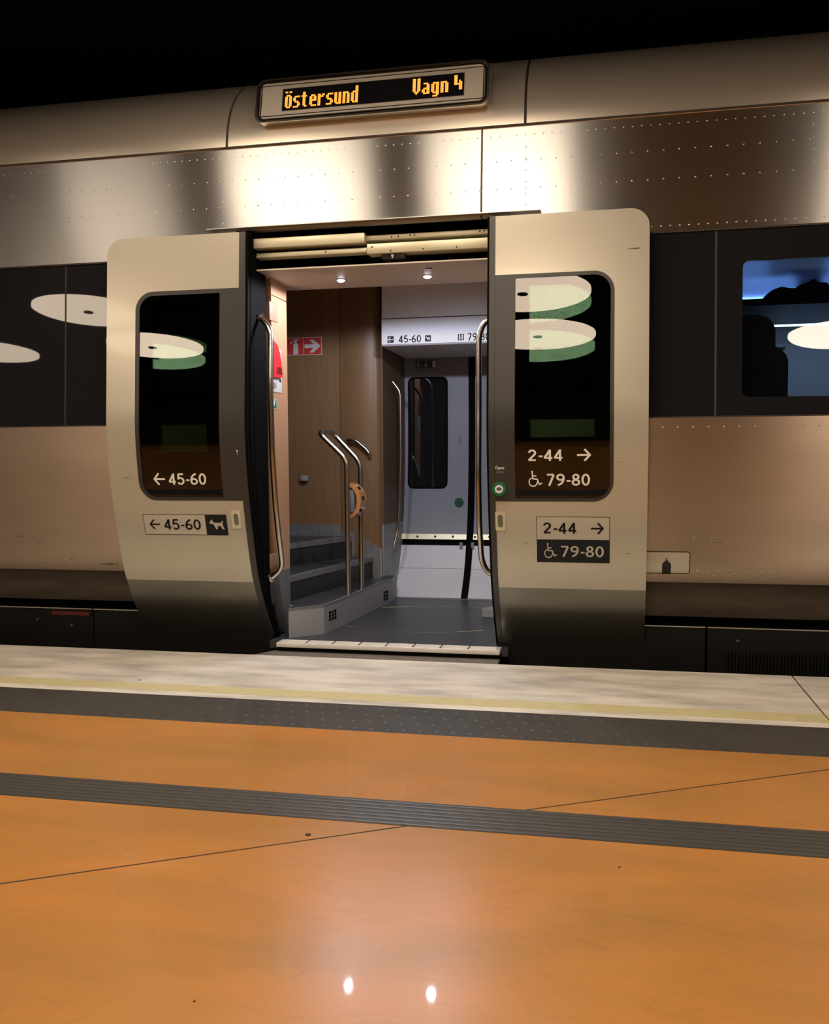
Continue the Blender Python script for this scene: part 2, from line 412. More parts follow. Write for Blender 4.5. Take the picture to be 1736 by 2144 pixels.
def arc(cx, cy, rx, ry, a0, a1, n=16): return [(cx + rx*math.cos(math.radians(a0+(a1-a0)*k/n)), cy + ry*math.sin(math.radians(a0+(a1-a0)*k/n))) for k in range(n+1)]
def bez(p, q, r, n=8): return [((1-t)**2*p[0]+2*t*(1-t)*q[0]+t*t*r[0], (1-t)**2*p[1]+2*t*(1-t)*q[1]+t*t*r[1]) for t in [k/n for k in range(n+1)]]
NUM = {
 '0': [arc(.30, .5, .215, .425, 90, 450, 28)],
 '2': [arc(.285, .70, .20, .225, 175, -35, 14) + [(.085, .085)], [(.05, .075), (.53, .075)]],
 '4': [[(.405, .0), (.405, .98)], [(.40, .94), (.065, .285)], [(.03, .265), (.57, .265)]],
 '5': [[(.51, .925), (.13, .925)], [(.15, .98), (.105, .47)], bez((.115, .50), (.2, .60), (.30, .595), 6) + arc(.285, .335, .225, .26, 86, -150, 16)],
 '6': [arc(.30, .295, .215, .22, 90, 450, 24), bez((.47, .955), (.07, .80), (.085, .30), 10)],
 '7': [[(.04, .925), (.52, .925)], [(.50, .90), (.19, .0)]],
 '8': [arc(.30, .735, .17, .19, 90, 450, 22), arc(.30, .285, .215, .21, 90, 450, 24)],
 '9': [arc(.30, .705, .215, .22, 90, 450, 24), bez((.13, .045), (.53, .20), (.515, .70), 10)],
 '-': [[(.06, .40), (.32, .40)]]}
def numerals(name, body, x0, x1, z0, z1, fn, m, parent=None, w=.145):
    """plain grotesque figures drawn as even strokes"""
    adv = {'-': .38}; tot = sum(adv.get(c, .66) for c in body) - .06; sx = (x1-x0)/tot; sz = z1-z0
    bm = bmesh.new(); X = 0
    for c in body:
        for pts in NUM[c]:
            closed = len(pts) > 12 and math.dist(pts[0], pts[-1]) < 1e-4
            L_ = []; n = len(pts)
            for i, p in enumerate(pts):
                a = pts[i-1] if i > 0 else (pts[-2] if closed else p); b = pts[i+1] if i < n-1 else (pts[1] if closed else p)
                dx, dy = b[0]-a[0], b[1]-a[1]; l = math.hypot(dx, dy) or 1; nx, ny = -dy/l*w/2, dx/l*w/2
                L_.append([bm.verts.new(fn(x0 + (X+p[0]+k*nx)*sx, z0 + (p[1]+k*ny)*sz)) for k in (1, -1)])
            for a, b in zip(L_, L_[1:]): bm.faces.new((a[0], a[1], b[1], b[0]))
        X += adv.get(c, .66)
    return finish(name, bm, m, parent, smooth=False)
def shapes(name, polys, x0, x1, z0, z1, fn, m, parent=None):
    """polys given in a unit square"""
    bm = bmesh.new()
    for loops in polys:
        b2 = flat_bm([[(x0 + p[0]*(x1-x0), z0 + p[1]*(z1-z0)) for p in lp] for lp in loops], None)
        mp = {v: bm.verts.new(fn(v.co.x, v.co.z)) for v in b2.verts}
        for f in b2.faces: bm.faces.new([mp[v] for v in f.verts])
        b2.free()
    return finish(name, bm, m, parent, smooth=False)
def stroke(pts, w):  # thick polyline as a list of polygons
    out = []
    for (a, b) in zip(pts, pts[1:]):
        dx, dy = b[0]-a[0], b[1]-a[1]; l = math.hypot(dx, dy); nx, ny = -dy/l*w/2, dx/l*w/2; ex, ey = dx/l*w/2*.6, dy/l*w/2*.6
        out.append([[(a[0]+nx-ex, a[1]+ny-ey), (b[0]+nx+ex, b[1]+ny+ey), (b[0]-nx+ex, b[1]-ny+ey), (a[0]-nx-ex, a[1]-ny-ey)]])
    return out
def circ(cx, cy, r, n=18, ry=None): return [(cx + r*math.cos(2*PI*k/n), cy + (ry or r)*math.sin(2*PI*k/n)) for k in range(n)]
ARROW_R = stroke([(.02, .5), (.93, .5)], .16) + stroke([(.58, .97), (.98, .5), (.58, .03)], .16)
ARROW_L = [[[(1-p[0], p[1]) for p in lp] for lp in q] for q in ARROW_R]
DOG = [[[(.02, .66), (.12, .78), (.18, .98), (.27, .80), (.36, .66), (.80, .66), (.88, .84), (.95, .80), (.88, .58), (.92, .36), (1.0, .08), (.88, .06), (.76, .34), (.56, .38), (.54, .08), (.44, .08), (.34, .40), (.28, .56), (.14, .56)]]]
WHEEL = [[circ(.30, .94, .07)]] + stroke([(.30, .84), (.34, .50), (.66, .48), (.80, .14), (.97, .22)], .085) + stroke([(.32, .68), (.58, .68)], .07) \
    + stroke([(.24, .56), (.10, .44), (.06, .26), (.14, .10), (.32, .02), (.52, .06), (.64, .20), (.66, .32)], .075)
EXT = [[rr(.38, .02, .68, .72, (.02, .02, .12, .12))], [[(.46, .70), (.60, .70), (.60, .84), (.46, .84)]], [[(.36, .84), (.74, .90), (.70, .97), (.36, .92)]]] + stroke([(.44, .88), (.30, .82), (.24, .68)], .06)
BIGARROW = [[[(.03, .38), (.55, .38), (.30, .10), (.55, .10), (.97, .5), (.55, .90), (.30, .90), (.55, .62), (.03, .62)]]]

# ================================================================== PLATFORM
PE = .10            # platform edge
def strip(name, y0, y1, m, z=0.0, ext=(-9, 8)):
    bm = bmesh.new(); bx(bm, ext[0], ext[1], y0, y1, -.25, z); return bm
fl = struct(box('floor', -9, 8, -9.5, -.02 + onz(868, 1532, 0).y * 0 - 1.255, -.25, 0, M['orange']))
y_yt, y_yb, y_w, y_tb = onz(868, 1457, 0).y, onz(868, 1472, 0).y, onz(868, 1481, 0).y, onz(868, 1537, 0).y
for v in fl.data.vertices:
    if v.co.y > -3: v.co.y = y_tb
jx = .915
def edge_slab(x0, x1, n):
    o = struct(box('trim_%d' % n, x0, x1, y_w, PE, -.25, 0, M['edge'])); return o
edge_slab(-9, jx-.004, 1); edge_slab(jx+.004, 8, 2)
struct(box('trim_3', jx-.004, jx+.004, y_w, PE-.001, -.25, -.003, M['joint']))
for k, (a, b) in enumerate(((-9, jx-.003), (jx+.003, 8))):
    struct(box('trim_%d' % (4+k), a, b, y_yb, y_yt, -.002, .0012, M['yellow']))
bm = strip('t', y_tb, y_w, None)
rows = 4
for i in range(-62, 40):
    for j in range(rows):
        x = i*.07 + (j % 2)*.035 - .2; y = y_tb + (j+.5)/rows*(y_w-y_tb)
        if -4 < x < 2.2: dome_bm(bm, (x, y, -.0005), (0, 0, 1), .016, .0026, 10, 3)
o = struct(finish('trim_6', bm, M['tactile']))
ys = [onz(868, 1680, 0).y, onz(868, 1731, 0).y]
bm = bmesh.new(); n = 7; w = (ys[0]-ys[1])/n
bx(bm, -9, 8, ys[1], ys[0], -.001, .0015)
for k in range(n): bx(bm, -9, 8, ys[1]+w*(k+.15), ys[1]+w*(k+.85), .0, .0030, .0010)
struct(finish('trim_7', bm, M['rib']))
# diagonal joint in the orange stone and the perpendicular kerb joint
def joint(p, q, wd, n):
    p = Vector(p); q = Vector(q); d = (q-p).normalized(); s = Vector((-d.y, d.x, 0))*wd/2
    struct(prism('trim_%d' % n, [p-s, q-s, q+s, p+s], -.001, .0006, M['joint']))
A = onz(0, 1856, 0); B = onz(1736, 1612, 0); d = (B-A).normalized()
joint(A - d*2.5, onz(868, 1727, 0) + d*.12, .006, 8)
joint(onz(1120, 1693, 0) - d*.2, A + d*((y_tb-A.y)/d.y), .006, 9)
# small dark spot and scraps on the floor
bm = bmesh.new(); c = onz(645, 1748, 0); cyl_bm(bm, (c.x, c.y, 0), (0, 0, 1), .009, .0015, 12)
tag(finish('chewing_gum', bm, M['joint']), 'small flat dark gum spot on orange floor beside the diagonal joint', 'gum')
for (px, py, w_, lb) in ((1297, 1816, .008, 'tiny dark speck of litter on the orange floor at right'), (407, 2097, .006, 'tiny dark crumb on the orange floor near the bottom edge'), (292, 1424, .016, 'dark oval fleck on the pale platform edge, left')):
    c = onz(px, py, 0); bm = bmesh.new(); cyl_bm(bm, (0, 0, 0), (0, 0, 1), w_*.55, .0012, 10)
    for v in bm.verts: v.co = Vector((c.x + v.co.x, c.y + v.co.y*.6, v.co.z + .0002))
    tag(finish('litter_speck', bm, M['joint']), lb, 'litter')
# surroundings
struct(box('floor_track', -9, 8, PE, 6, -1.2, -1.0, M['trackbed']))
struct(box('wall_platform', -9, 8, PE-.12, PE-.02, -1.1, -.25, M['dark']))
struct(box('ceiling', -9.5, 8.5, -10, 6.2, 5.2, 5.4, M['dark']))
struct(box('wall_far', -9.5, 8.5, 6, 6.2, -1.2, 5.3, M['dark']))
struct(box('wall_behind', -9.5, 8.5, -9.8, -9.5, -.3, 5.3, M['dark']))
struct(box('wall_left', -9.5, -9, -9.6, 6.1, -1.2, 5.3, M['dark']))
struct(box('wall_right', 8, 8.5, -9.6, 6.1, -1.2, 5.3, M['dark']))

# ceiling lamps: flat white round diffusers on a short stem
for i, (x, y, r, k, lb) in enumerate(LAMPS):
    t = thing('ceiling_lamp', (x, y, LAMP_Z), lb, 'ceiling lamp', 'round lamps above the platform')
    me = emis('lamp_diffuser_%d' % i, LAMP_COLOR, LAMP_RADIANCE * k)
    bm = bmesh.new(); cyl_bm(bm, (x, y, LAMP_Z), (0, 0, 1), r, .03, 64); finish('diffuser', bm, me, t)
    cyl('housing', (x, y, LAMP_Z+.031), (0, 0, 1), r*.93, .05, M['black'], t, 48, r*.6)
    cyl('centre_cap', (x, y, LAMP_Z-.012), (0, 0, 1), .055, .011, M['dgrey'], t, 20)
    cyl('stem', (x, y, LAMP_Z+.082), (0, 0, 1), .03, 5.2-LAMP_Z-.083, M['black'], t, 12)

# ================================================================== TRAIN BODY
XL, XR = -8.6, 7.6
OL, OR_ = -1.985, -.565           # doorway
train = thing('train_carriage', (-1.2, 1.3, -.3), 'silver stainless steel train carriage with dark window band standing at the platform', 'train')
Z_SK, Z_WB, Z_WT, Z_CR = .455, onp(868, 882, BODYP).z, onp(868, 513, BODYP).z, onp(868, 279, BODYP).z
HD = 2.40
def bnorm(z):
    d = (BODYP(z+.01) - BODYP(z-.01))/.02
    return Vector((0, -1, d)).normalized()
def rivet_row(bm, x0, x1, z, step, off=0.0, r=.0048):
    x = x0
    while x < x1:
        dome_bm(bm, (x, BODYP(z)+off+.0004, z), bnorm(z), r, .0022, 8, 3); x += step
def rivet_col(bm, x, z0, z1, step, off=0.0, r=.0048):
    z = z0
    while z < z1:
        dome_bm(bm, (x, BODYP(z)+off+.0004, z), bnorm(z), r, .0022, 8, 3); z += step
xj = onp(1009, 360, BODYP).x      # vertical joint in the header panel
xc1 = onp(145, 450, BODYP).x; xc2 = onp(1101, 360, BODYP).x; xc3 = onp(1703, 300, BODYP).x
def riv_upper(xa, xb):
    def f(bm):
        rivet_row(bm, max(xa, -4.2), min(xb, 1.6), Z_CR-.055, .046)
        rivet_row(bm, max(xa, -4.2), min(xb, 1.6), Z_CR-.19, .078)
        rivet_row(bm, max(xa, -4.2), min(xb, 1.6), Z_CR-.34, .078)
        for x0, x1 in ((-4.2, -2.9), (.2, 1.6)):
            if x0 < xb and x1 > xa: rivet_row(bm, x0, x1, Z_WT+.028, .046)
        for xc in (xc1, xc2, xc3):
            if xa < xc < xb: rivet_col(bm, xc, (HD+.05 if OL < xc < .1 else Z_WT+.06), Z_CR-.08, .062)
        if xa < -2.0 < xb: rivet_col(bm, onp(468, 380, BODYP).x, HD+.05, Z_CR-.08, .062)
    return f
plate('upper_side_panel', [[(XL, Z_WT), (OL, Z_WT), (OL, HD), (xj-.003, HD), (xj-.003, Z_CR), (XL, Z_CR)]], BODYP, 0, .05, M['steel'], train, .04, riv_upper(XL, xj))
plate('upper_side_panel', [[(xj+.003, HD), (OR_, HD), (OR_, Z_WT), (XR, Z_WT), (XR, Z_CR), (xj+.003, Z_CR)]], BODYP, 0, .05, M['steel'], train, .04, riv_upper(xj, XR))
plate('panel_joint', [[(xj-.006, HD), (xj+.004, HD), (xj+.004, Z_CR), (xj-.006, Z_CR)]], BODYP, -.0015, .03, M['seam_brown'], train)
# lower side panels with rivets
def riv_lower(xa, xb):
    def f(bm):
        for z, st in ((.50, .052), (.525, .052)):
            rivet_row(bm, max(xa, -4.2) + (0 if z < .51 else .026), min(xb, 1.6), z, st, r=.0062)
        rivet_row(bm, max(xa, -4.2), min(xb, 1.6), Z_WB-.05, .075, r=.0058)
        rivet_row(bm, max(xa, -4.2), min(xb, 1.6), .70, .09, r=.0055)
    return f
plate('lower_side_panel', [[(XL, Z_SK), (OL, Z_SK), (OL, Z_WB), (XL, Z_WB)]], BODYP, 0, .05, M['steel_low'], train, .04, riv_lower(XL, OL))
plate('lower_side_panel', [[(OR_, Z_SK), (XR, Z_SK), (XR, Z_WB), (OR_, Z_WB)]], BODYP, 0, .05, M['steel_low'], train, .04, riv_lower(OR_, XR))
for a, b in ((XL, OL), (OR_, XR)):
    plate('skirt_panel', [[(a, .25), (b, .25), (b, Z_SK), (a, Z_SK)]], BODYP, .012, .05, M['skirt'], train, .04)
# cant rail and roof
xs1, xs2 = onp(475, 300, ROOFP).x, onp(1100, 250, ROOFP).x
ROOFX = [(.43, 3.33), (.62, 3.392), (.85, 3.45), (1.2, 3.49), (1.6, 3.49), (2.2, 3.33), (2.6, 2.9)]
def roof(name, a, b, m):
    bm = bmesh.new(); prof = [(ROOFP(Z_CR + (3.33-Z_CR)*k/12), Z_CR + (3.33-Z_CR)*k/12) for k in range(13)] + ROOFX[1:]
    A = [bm.verts.new((a, p[0], p[1])) for p in prof]; B = [bm.verts.new((b, p[0], p[1])) for p in prof]
    for i in range(len(prof)-1): bm.faces.new((A[i], A[i+1], B[i+1], B[i]))
    A2 = [bm.verts.new((a, p[0]+.03, p[1]-.04)) for p in prof]; B2 = [bm.verts.new((b, p[0]+.03, p[1]-.04)) for p in prof]
    for i in range(len(prof)-1): bm.faces.new((A2[i], A2[i+1], B2[i+1], B2[i])); bm.faces.new((A[i], A[i+1], A2[i+1], A2[i])); bm.faces.new((B[i], B[i+1], B2[i+1], B2[i]))
    bm.faces.new((A[0], B[0], B2[0], A2[0])); bm.faces.new((A[-1], B[-1], B2[-1], A2[-1]))
    return finish(name, bm, m, train)
roof('roof_panel', XL, xs1-.007, M['silver']); roof('roof_panel', xs1+.007, xs2-.007, M['silver']); roof('roof_panel', xs2+.007, XR, M['silver'])
def roof_seam(x):
    bm = bmesh.new(); prof = [(ROOFP(Z_CR + (3.33-Z_CR)*k/12)+.012, Z_CR + (3.33-Z_CR)*k/12-.006) for k in range(13)] + [(p[0]+.004, p[1]-.012) for p in ROOFX[1:5]]
    for i in range(len(prof)-1):
        vs = [bm.verts.new((x+sx, prof[i+j][0]+sy, prof[i+j][1])) for (j, sx, sy) in ((0,-.009,0),(1,-.009,0),(1,.009,0),(0,.009,0))]
        bm.faces.new(vs)
    bmesh.ops.remove_doubles(bm, verts=bm.verts, dist=.0005)
    return finish('roof_seam', bm, M['seam'], train)
roof_seam(xs1); roof_seam(xs2)
plate('cantrail_joint', [[(XL, Z_CR-.006), (XR, Z_CR-.006), (XR, Z_CR+.0035), (XL, Z_CR+.0035)]], BODYP, -.0125, .03, M['seam'], train, None)
# window band
xm1 = onp(136, 720, BODYP).x; xm2 = onp(1499, 670, BODYP).x
wx0 = onp(1555, 690, BODYP).x; wz1 = onp(1640, 541, BODYP).z; wz0 = onp(1640, 830, BODYP).z
for a, b in ((XL, xm1-.0055), (xm1+.0055, OL), (OR_, xm2-.005)):
    plate('window_band', [[(a, Z_WB), (b, Z_WB), (b, Z_WT), (a, Z_WT)]], BODYP, .006, .02, M['band'], train, .1)
win = rr(wx0, wz0, wx0+1.35, wz1, .035)
plate('window_band', [[(xm2+.005, Z_WB), (XR, Z_WB), (XR, Z_WT), (xm2+.005, Z_WT)], win], BODYP, .006, .02, M['band'], train, .1)
plate('window_pane', [rr(wx0-.001, wz0-.001, wx0+1.351, wz1+.001, .035)], BODYP, .008, .004, M['glass_saloon'], train, .1)
for x in (xm1, xm2): plate('window_band_joint', [[(x-.0055, Z_WB), (x+.0055, Z_WB), (x+.0055, Z_WT), (x-.0055, Z_WT)]], BODYP, .007, .015, M['band_joint' if x > 0 else 'seam'], train, .1)
for a, b in ((XL, OL), (OR_, XR)):
    plate('band_edge', [[(a, Z_WT-.008), (b, Z_WT-.008), (b, Z_WT+.001), (a, Z_WT+.001)]], BODYP, -.0015, .02, M['seam'], train, None)
    plate('band_edge', [[(a, Z_WB-.002), (b, Z_WB-.002), (b, Z_WB+.005), (a, Z_WB+.005)]], BODYP, -.001, .02, M['seam'], train, None)
# underframe covers
xu1 = at(196, 1300, .36).x; xu2 = at(1479, 1320, .36).x
zt = .195
for a, b in ((XL, xu1-.004), (xu1+.004, OL), (OR_, xu2-.006), (xu2+.006, XR)):
    box('underframe_cover', a, b, .36, .42, -.55, zt, M['black'], train)
    box('cover_edge', a, b, .352, .359, zt-.006, zt, M['alu'], train)
for a, b in ((XL, OL), (OR_, XR)): box('underframe_gap', a if a > -1 else a, (b if b > -1 else b-.12), .43, .5, zt-.1, .27, M['rubber'], train)
c = at(148, 1284, .355); box('reflector_strip', c.x-.13, c.x+.13, .354, .359, c.z-.012, c.z+.012, M['reddim'], train)
for (px, py) in ((78, 1297), (150, 1310), (1545, 1343)):
    c = at(px, py, .358); bm = bmesh.new(); dome_bm(bm, (c.x, .359, c.z), (0, -1, 0), .012, .007, 10, 3); finish('cover_bolt', bm, M['dgrey'], train)
bm = bmesh.new(); c0 = at(1520, 1362, .355)
for k in range(60): bx(bm, c0.x + k*.018, c0.x + k*.018+.008, .345, .359, c0.z-.16, c0.z)
finish('air_grille', bm, M['black'], train)
# hatch on the lower panel, right
h0 = onp(1349, 1200, BODYP); h1 = onp(1446, 1155, BODYP)
hx0, hx1, hz0, hz1 = h0.x, h1.x, h0.z, h1.z
plate('hatch_gap', [rr(hx0-.05, hz0, hx1, hz1, .014)], BODYP, -.0012, .002, M['seam'], train, .02)
ht = plate('hatch_cover', [rr(hx0-.045, hz0+.005, hx1-.005, hz1-.005, .011)], BODYP, -.004, .0045, M['paint'], train, .02)
sx0 = onp(1386, 1200, BODYP).x; sx1 = onp(1404, 1200, BODYP).x; m_ = (sx0+sx1)/2; hh = hz1-hz0
decal('hatch_keyhole_stain', [[(sx0, hz0-.002), (sx1, hz0-.002), (sx1+.001, hz0+hh*.45), (m_+.004, hz0+hh*.60), (m_+.001, hz0+hh*.76), (m_-.003, hz0+hh*.62), (sx0-.001, hz0+hh*.45)]], on_prof(BODYP, -.0062), M['stain'], ht, .02)
# scratches on the body
for (px, py, w_, h_) in ((228, 1181, .14, .010), (80, 1137, .035, .003), (150, 1170, .04, .003), (1505, 1136, .07, .003), (1527, 1198, .03, .003), (40, 1123, .06, .003)):
    c = onp(px, py, BODYP)
    decal('scuff', [[(c.x-w_/2, c.z-h_*.1), (c.x-w_*.1, c.z-h_*.45), (c.x+w_/2, c.z-h_*.4), (c.x+w_*.25, c.z+h_*.45), (c.x-w_*.1, c.z+h_*.4)]], on_prof(BODYP, -.001), M['scratch'], train, None)
# drip rail above the doorway
a = onp(433, 487, BODYP, -.04); b = onp(1132, 446, BODYP, -.04)
bm = bmesh.new(); bx(bm, a.x, b.x, BODYP(2.42)-.05, BODYP(2.42)+.02, 2.408, 2.413)
finish('drip_rail', bm, M['alu'], train)

# destination display on the roof flank
dY = .165
tl, tr_, br_, bl_ = at(543, 182, dY), at(1024, 138, dY+.03), at(1024, 222, dY), at(543, 267, dY-.02)
dx0, dx1 = at(543, 225, dY).x, at(1026, 180, dY).x
dz0, dz1 = at(780, 246, .15).z, at(780, 157, .21).z
def DSP(off): return lambda x, z: Vector((x, .10 + (z-dz0)/(dz1-dz0)*.055 + off, z))
dprof = lambda z: .10 + (z-dz0)/(dz1-dz0)*.055
disp = thing('destination_display', (dx0, .2, dz0), 'long rounded destination display with glowing amber LED text on the roof edge', 'display sign')
plate('display_housing', [rr(dx0, dz0, dx1, dz1, .05)], dprof, 0, .28, M['silver'], disp, None)
plate('gasket', [rr(dx0+.010, dz0+.010, dx1-.010, dz1-.010, .042), rr(dx0+.018, dz0+.018, dx1-.018, dz1-.018, .036)], dprof, -.002, .004, M['rubber'], disp, None)
plate('rim', [rr(dx0-.002, dz0-.002, dx1+.002, dz1+.002, .052), rr(dx0+.009, dz0+.009, dx1-.009, dz1-.009, .043)], dprof, -.012, .014, M['chromerim'], disp, None)
plate('rim', [rr(dx0+.018, dz0+.018, dx1-.018, dz1-.018, .036), rr(dx0+.023, dz0+.023, dx1-.023, dz1-.023, .032)], dprof, -.006, .006, M['chromerim'], disp, None)
ih = .032
plate('cover_frame', [rr(dx0+.026, dz0+ih+.003, dx1-.026, dz1-ih-.003, .004), rr(dx0+.031, dz0+ih+.007, dx1-.031, dz1-ih-.007, .002)], dprof, -.004, .004, M['rubber'], disp, None)
plate('cover_panel', [rr(dx0+.023, dz0+.023, dx1-.023, dz1-.023, .032)], dprof, -.002, .003, M['panelglass'], disp, None)
s0 = at(592, 222, .12).x; s1 = at(971, 190, .12).x
zc = (dz0+dz1)/2
plate('screen_surround', [rr(s0-.003, zc-.065, s1+.003, zc+.065, .002)], dprof, -.004, .002, M['dgrey'], disp, None)
scr = plate('screen', [rr(s0, zc-.062, s1, zc+.062, .002)], dprof, -.0055, .002, M['screen'], disp, None)
GL = {
 'Ö': ["##.##",".....",".###.","##.##","##.##","##.##","##.##","##.##","##.##",".###."],
 's': [None,None,None,".####","##...","##...",".###.","...##","...##","####."],
 't': [None,".##..",".##..","####.",".##..",".##..",".##..",".##..",".##..","..##."],
 'e': [None,None,None,".###.","##.##","##.##","#####","##...","##...",".####"],
 'r': [None,None,None,"##.##","####.","##...","##...","##...","##...","##..."],
 'u': [None,None,None,"##.##","##.##","##.##","##.##","##.##","##.##",".####"],
 'n': [None,None,None,"####.","##.##","##.##","##.##","##.##","##.##","##.##"],
 'd': ["...##","...##","...##",".####","##.##","##.##","##.##","##.##","##.##",".####"],
 'V': ["##.##","##.##","##.##","##.##","##.##","##.##","##.##","##.##",".###.","..#.."],
 'a': [None,None,None,".###.","...##","...##",".####","##.##","##.##",".####"],
 'g': [None,None,None,".####","##.##","##.##","##.##","##.##","##.##",".####","...##",".###."],
 '4': ["##...","##...","##...","##.#.","##.##","#####","...##","...##","...##",None],
 ' ': []}
def led_text(body, xa, xb, z0, ch):
    bm = bmesh.new(); n = sum(3 if c == ' ' else 6 for c in body) - 1; cw = (xb-xa)/n; x = xa
    for c in body:
        for r_, row in enumerate(GL[c]):
            if not row: continue
            for k, q in enumerate(row):
                if q == '#':
                    z = z0 + (10-r_)*ch; f = DSP(-.0066)
                    bm.faces.new([bm.verts.new(f(x+(k+u)*cw, z-v*ch)) for u, v in ((.04,.06),(.96,.06),(.96,.94),(.04,.94))])
        x += cw*(3 if c == ' ' else 6)
    return finish('led_text', bm, M['led'], scr, smooth=False)
led_text('Östersund', at(597, 218, .12).x, at(750, 210, .12).x, zc-.062+.010, .0098)
led_text('Vagn', at(864, 195, .12).x, at(939, 188, .12).x, zc-.062+.022, .0092)
led_text('4', at(951, 195, .12).x, at(968, 188, .12).x, zc-.062+.022, .0092)

# ================================================================== DOOR LEAVES
def door_leaf(side):
    """side -1 left leaf, +1 right leaf"""
    if side < 0:
        xo = onp(223, 760, DOORP).x; xi = onp(500, 700, DOORP).x; xe = onp(513, 700, DOORP).x
        gx0, gx1 = onp(291, 800, DOORP).x, onp(459, 800, DOORP).x
        fx0 = onp(283, 800, DOORP).x; fz0 = onp(400, 1048, DOORP).z; fz1 = onp(400, 607, DOORP).z
        gz0 = onp(400, 1041, DOORP).z; gz1 = onp(400, 616, DOORP).z; zcr = onp(400, 1216, DOORP).z; ztop = onp(430, 490, DOORP).z
        lb = 'left open sliding door leaf marked 45-60 with a dog symbol'
    else:
        xo = onp(1359, 760, DOORP).x; xi = onp(1036, 700, DOORP).x; xe = onp(1024, 700, DOORP).x
        gx0, gx1 = onp(1278, 800, DOORP).x, onp(1078, 800, DOORP).x
        fx0 = onp(1286, 800, DOORP).x; fz0 = onp(1150, 1050, DOORP).z; fz1 = onp(1150, 571, DOORP).z
        gz0 = onp(1150, 1044, DOORP).z; gz1 = onp(1150, 579, DOORP).z; zcr = onp(1150, 1232, DOORP).z; ztop = onp(1150, 446, DOORP).z
        lb = 'right open sliding door leaf marked 2-44 and 79-80'
    t = thing('sliding_door', ((xo+xe)/2, .3, -.05), lb, 'train door', 'open sliding door leaves')
    def R(xa, z0, xb, z1, rout, seg=10):      # rounded only on the outer side
        if side < 0: return rr(xa, z0, xb, z1, (rout, 0, 0, rout), seg)
        return rr(xb, z0, xa, z1, (0, rout, rout, 0), seg)
    rt = .095
    outer = rr(xo, zcr, xi, ztop, (0, 0, 0, rt), 10) if side < 0 else rr(xi, zcr, xo, ztop, (0, 0, rt, 0), 10)
    # painted skin with a notch for the window frame that runs to the leading edge
    rf = .105
    if side < 0:
        a = rr(xo, zcr, xi, ztop, (0, 0, 0, rt), 10)   # order bl, br, tr, tl
        notch = [(xi, fz1)] + rr(fx0, fz0, xi, fz1, (rf, 0, 0, rf), 10)[::-1][0:0]
        fr = rr(fx0, fz0, xi, fz1, (rf, 0, 0, rf), 10)
        # path: bl -> br(bottom) -> up to notch bottom -> around the frame backwards -> notch top -> top right -> ...
        left_arc_bl = [p for p in fr if p[1] < (fz0+fz1)/2 and p[0] < xi-1e-6]
        left_arc_tl = [p for p in fr if p[1] > (fz0+fz1)/2 and p[0] < xi-1e-6]
        path = [a[0], a[1], (xi, fz0)] + left_arc_bl[::-1] + left_arc_tl[::-1] + [(xi, fz1)] + a[2:]
    else:
        a = rr(xi, zcr, xo, ztop, (0, 0, rt, 0), 10)
        fr = rr(xi, fz0, fx0, fz1, (0, rf, rf, 0), 10)
        bot = [p for p in fr if p[1] < (fz0+fz1)/2 and p[0] > xi+1e-6]
        top = [p for p in fr if p[1] > (fz0+fz1)/2 and p[0] > xi+1e-6]
        path = [a[0], a[1]] + a[2:-1] + [a[-1], (xi, fz1)] + top[::-1] + bot[::-1] + [(xi, fz0)]
    plate('door_skin', [path], DOORP, 0, .035, M['paint'], t, .04)
    zb = -.10
    lo, hi = min(xo, xi), max(xo, xi)
    plate('lower_door_skin', [[(lo, zb), (hi, zb), (hi, zcr), (lo, zcr)]], DOORP, .0, .035, M['paint_grey'], t, .04)
    # leading edge rubber profile
    lo, hi = min(xe, xi), max(xe, xi)
    plate('edge_profile', [[(lo, zb-.02), (hi, zb-.02), (hi, ztop), (lo, ztop)]], DOORP, -.004, .05, M['dgrey'], t, .04)
    sg = .012*(-side)
    plate('rubber_seal', [[(min(xe, xe+sg), zb-.02), (max(xe, xe+sg), zb-.02), (max(xe, xe+sg), ztop), (min(xe, xe+sg), ztop)]], DOORP, .008, .03, M['rubber'], t, .04)
    # window frame and glass
    hole = R(gx0, gz0, gx1, gz1, rf-.022)
    plate('window_frame', [fr, hole], DOORP, -.0015, .03, M['dgrey'], t, .04)
    g = plate('window_glass', [R(gx0, gz0, gx1, gz1, rf-.022)], DOORP, .002, .004, M['glass'], t, .04)
    g['label'] = 'dark tinted glass'
    # printed border behind the glass, clear only over the inner pane
    if side < 0: px0, px1, pz0, pz1 = onp(313, 700, DOORP).x, onp(432, 700, DOORP).x, onp(380, 947, DOORP).z, gz1-.03
    else: px0, px1, pz0, pz1 = onp(1107, 700, DOORP).x, onp(1246, 700, DOORP).x, onp(1180, 915, DOORP).z, gz1-.03
    plate('printed_border', [R(gx0, gz0, gx1, gz1, rf-.022), rr(px0, pz0, px1, pz1, .01)], DOORP, .0065, .002, M['rubber'], t, .04)
    tilt = (lambda z: DOORP(z) + (z-1.5)*.010)
    plate('inner_pane', [rr(px0, pz0, px1, pz1, .01)], tilt, .022, .003, M['glass_in'], t, .1)
    fn = on_prof(DOORP, -.0008)
    def letters(nm, body, pa, pb, m, bold=.03, off=-.0008, par=g):
        A = onp(pa[0], pa[1], DOORP); B = onp(pb[0], pb[1], DOORP); Zm = (A.z+B.z)/2; h = pa_h
        return lettering(nm, body, A.x, B.x, Zm-h/2, Zm+h/2, on_prof(DOORP, off), m, par, bold)
    def zspan(px, ya, yb): return onp(px, yb, DOORP).z, onp(px, ya, DOORP).z
    def xx(px, py): return onp(px, py, DOORP).x
    fg = on_prof(DOORP, -.0008); fs = on_prof(DOORP, -.0015); ft = on_prof(DOORP, -.0028)
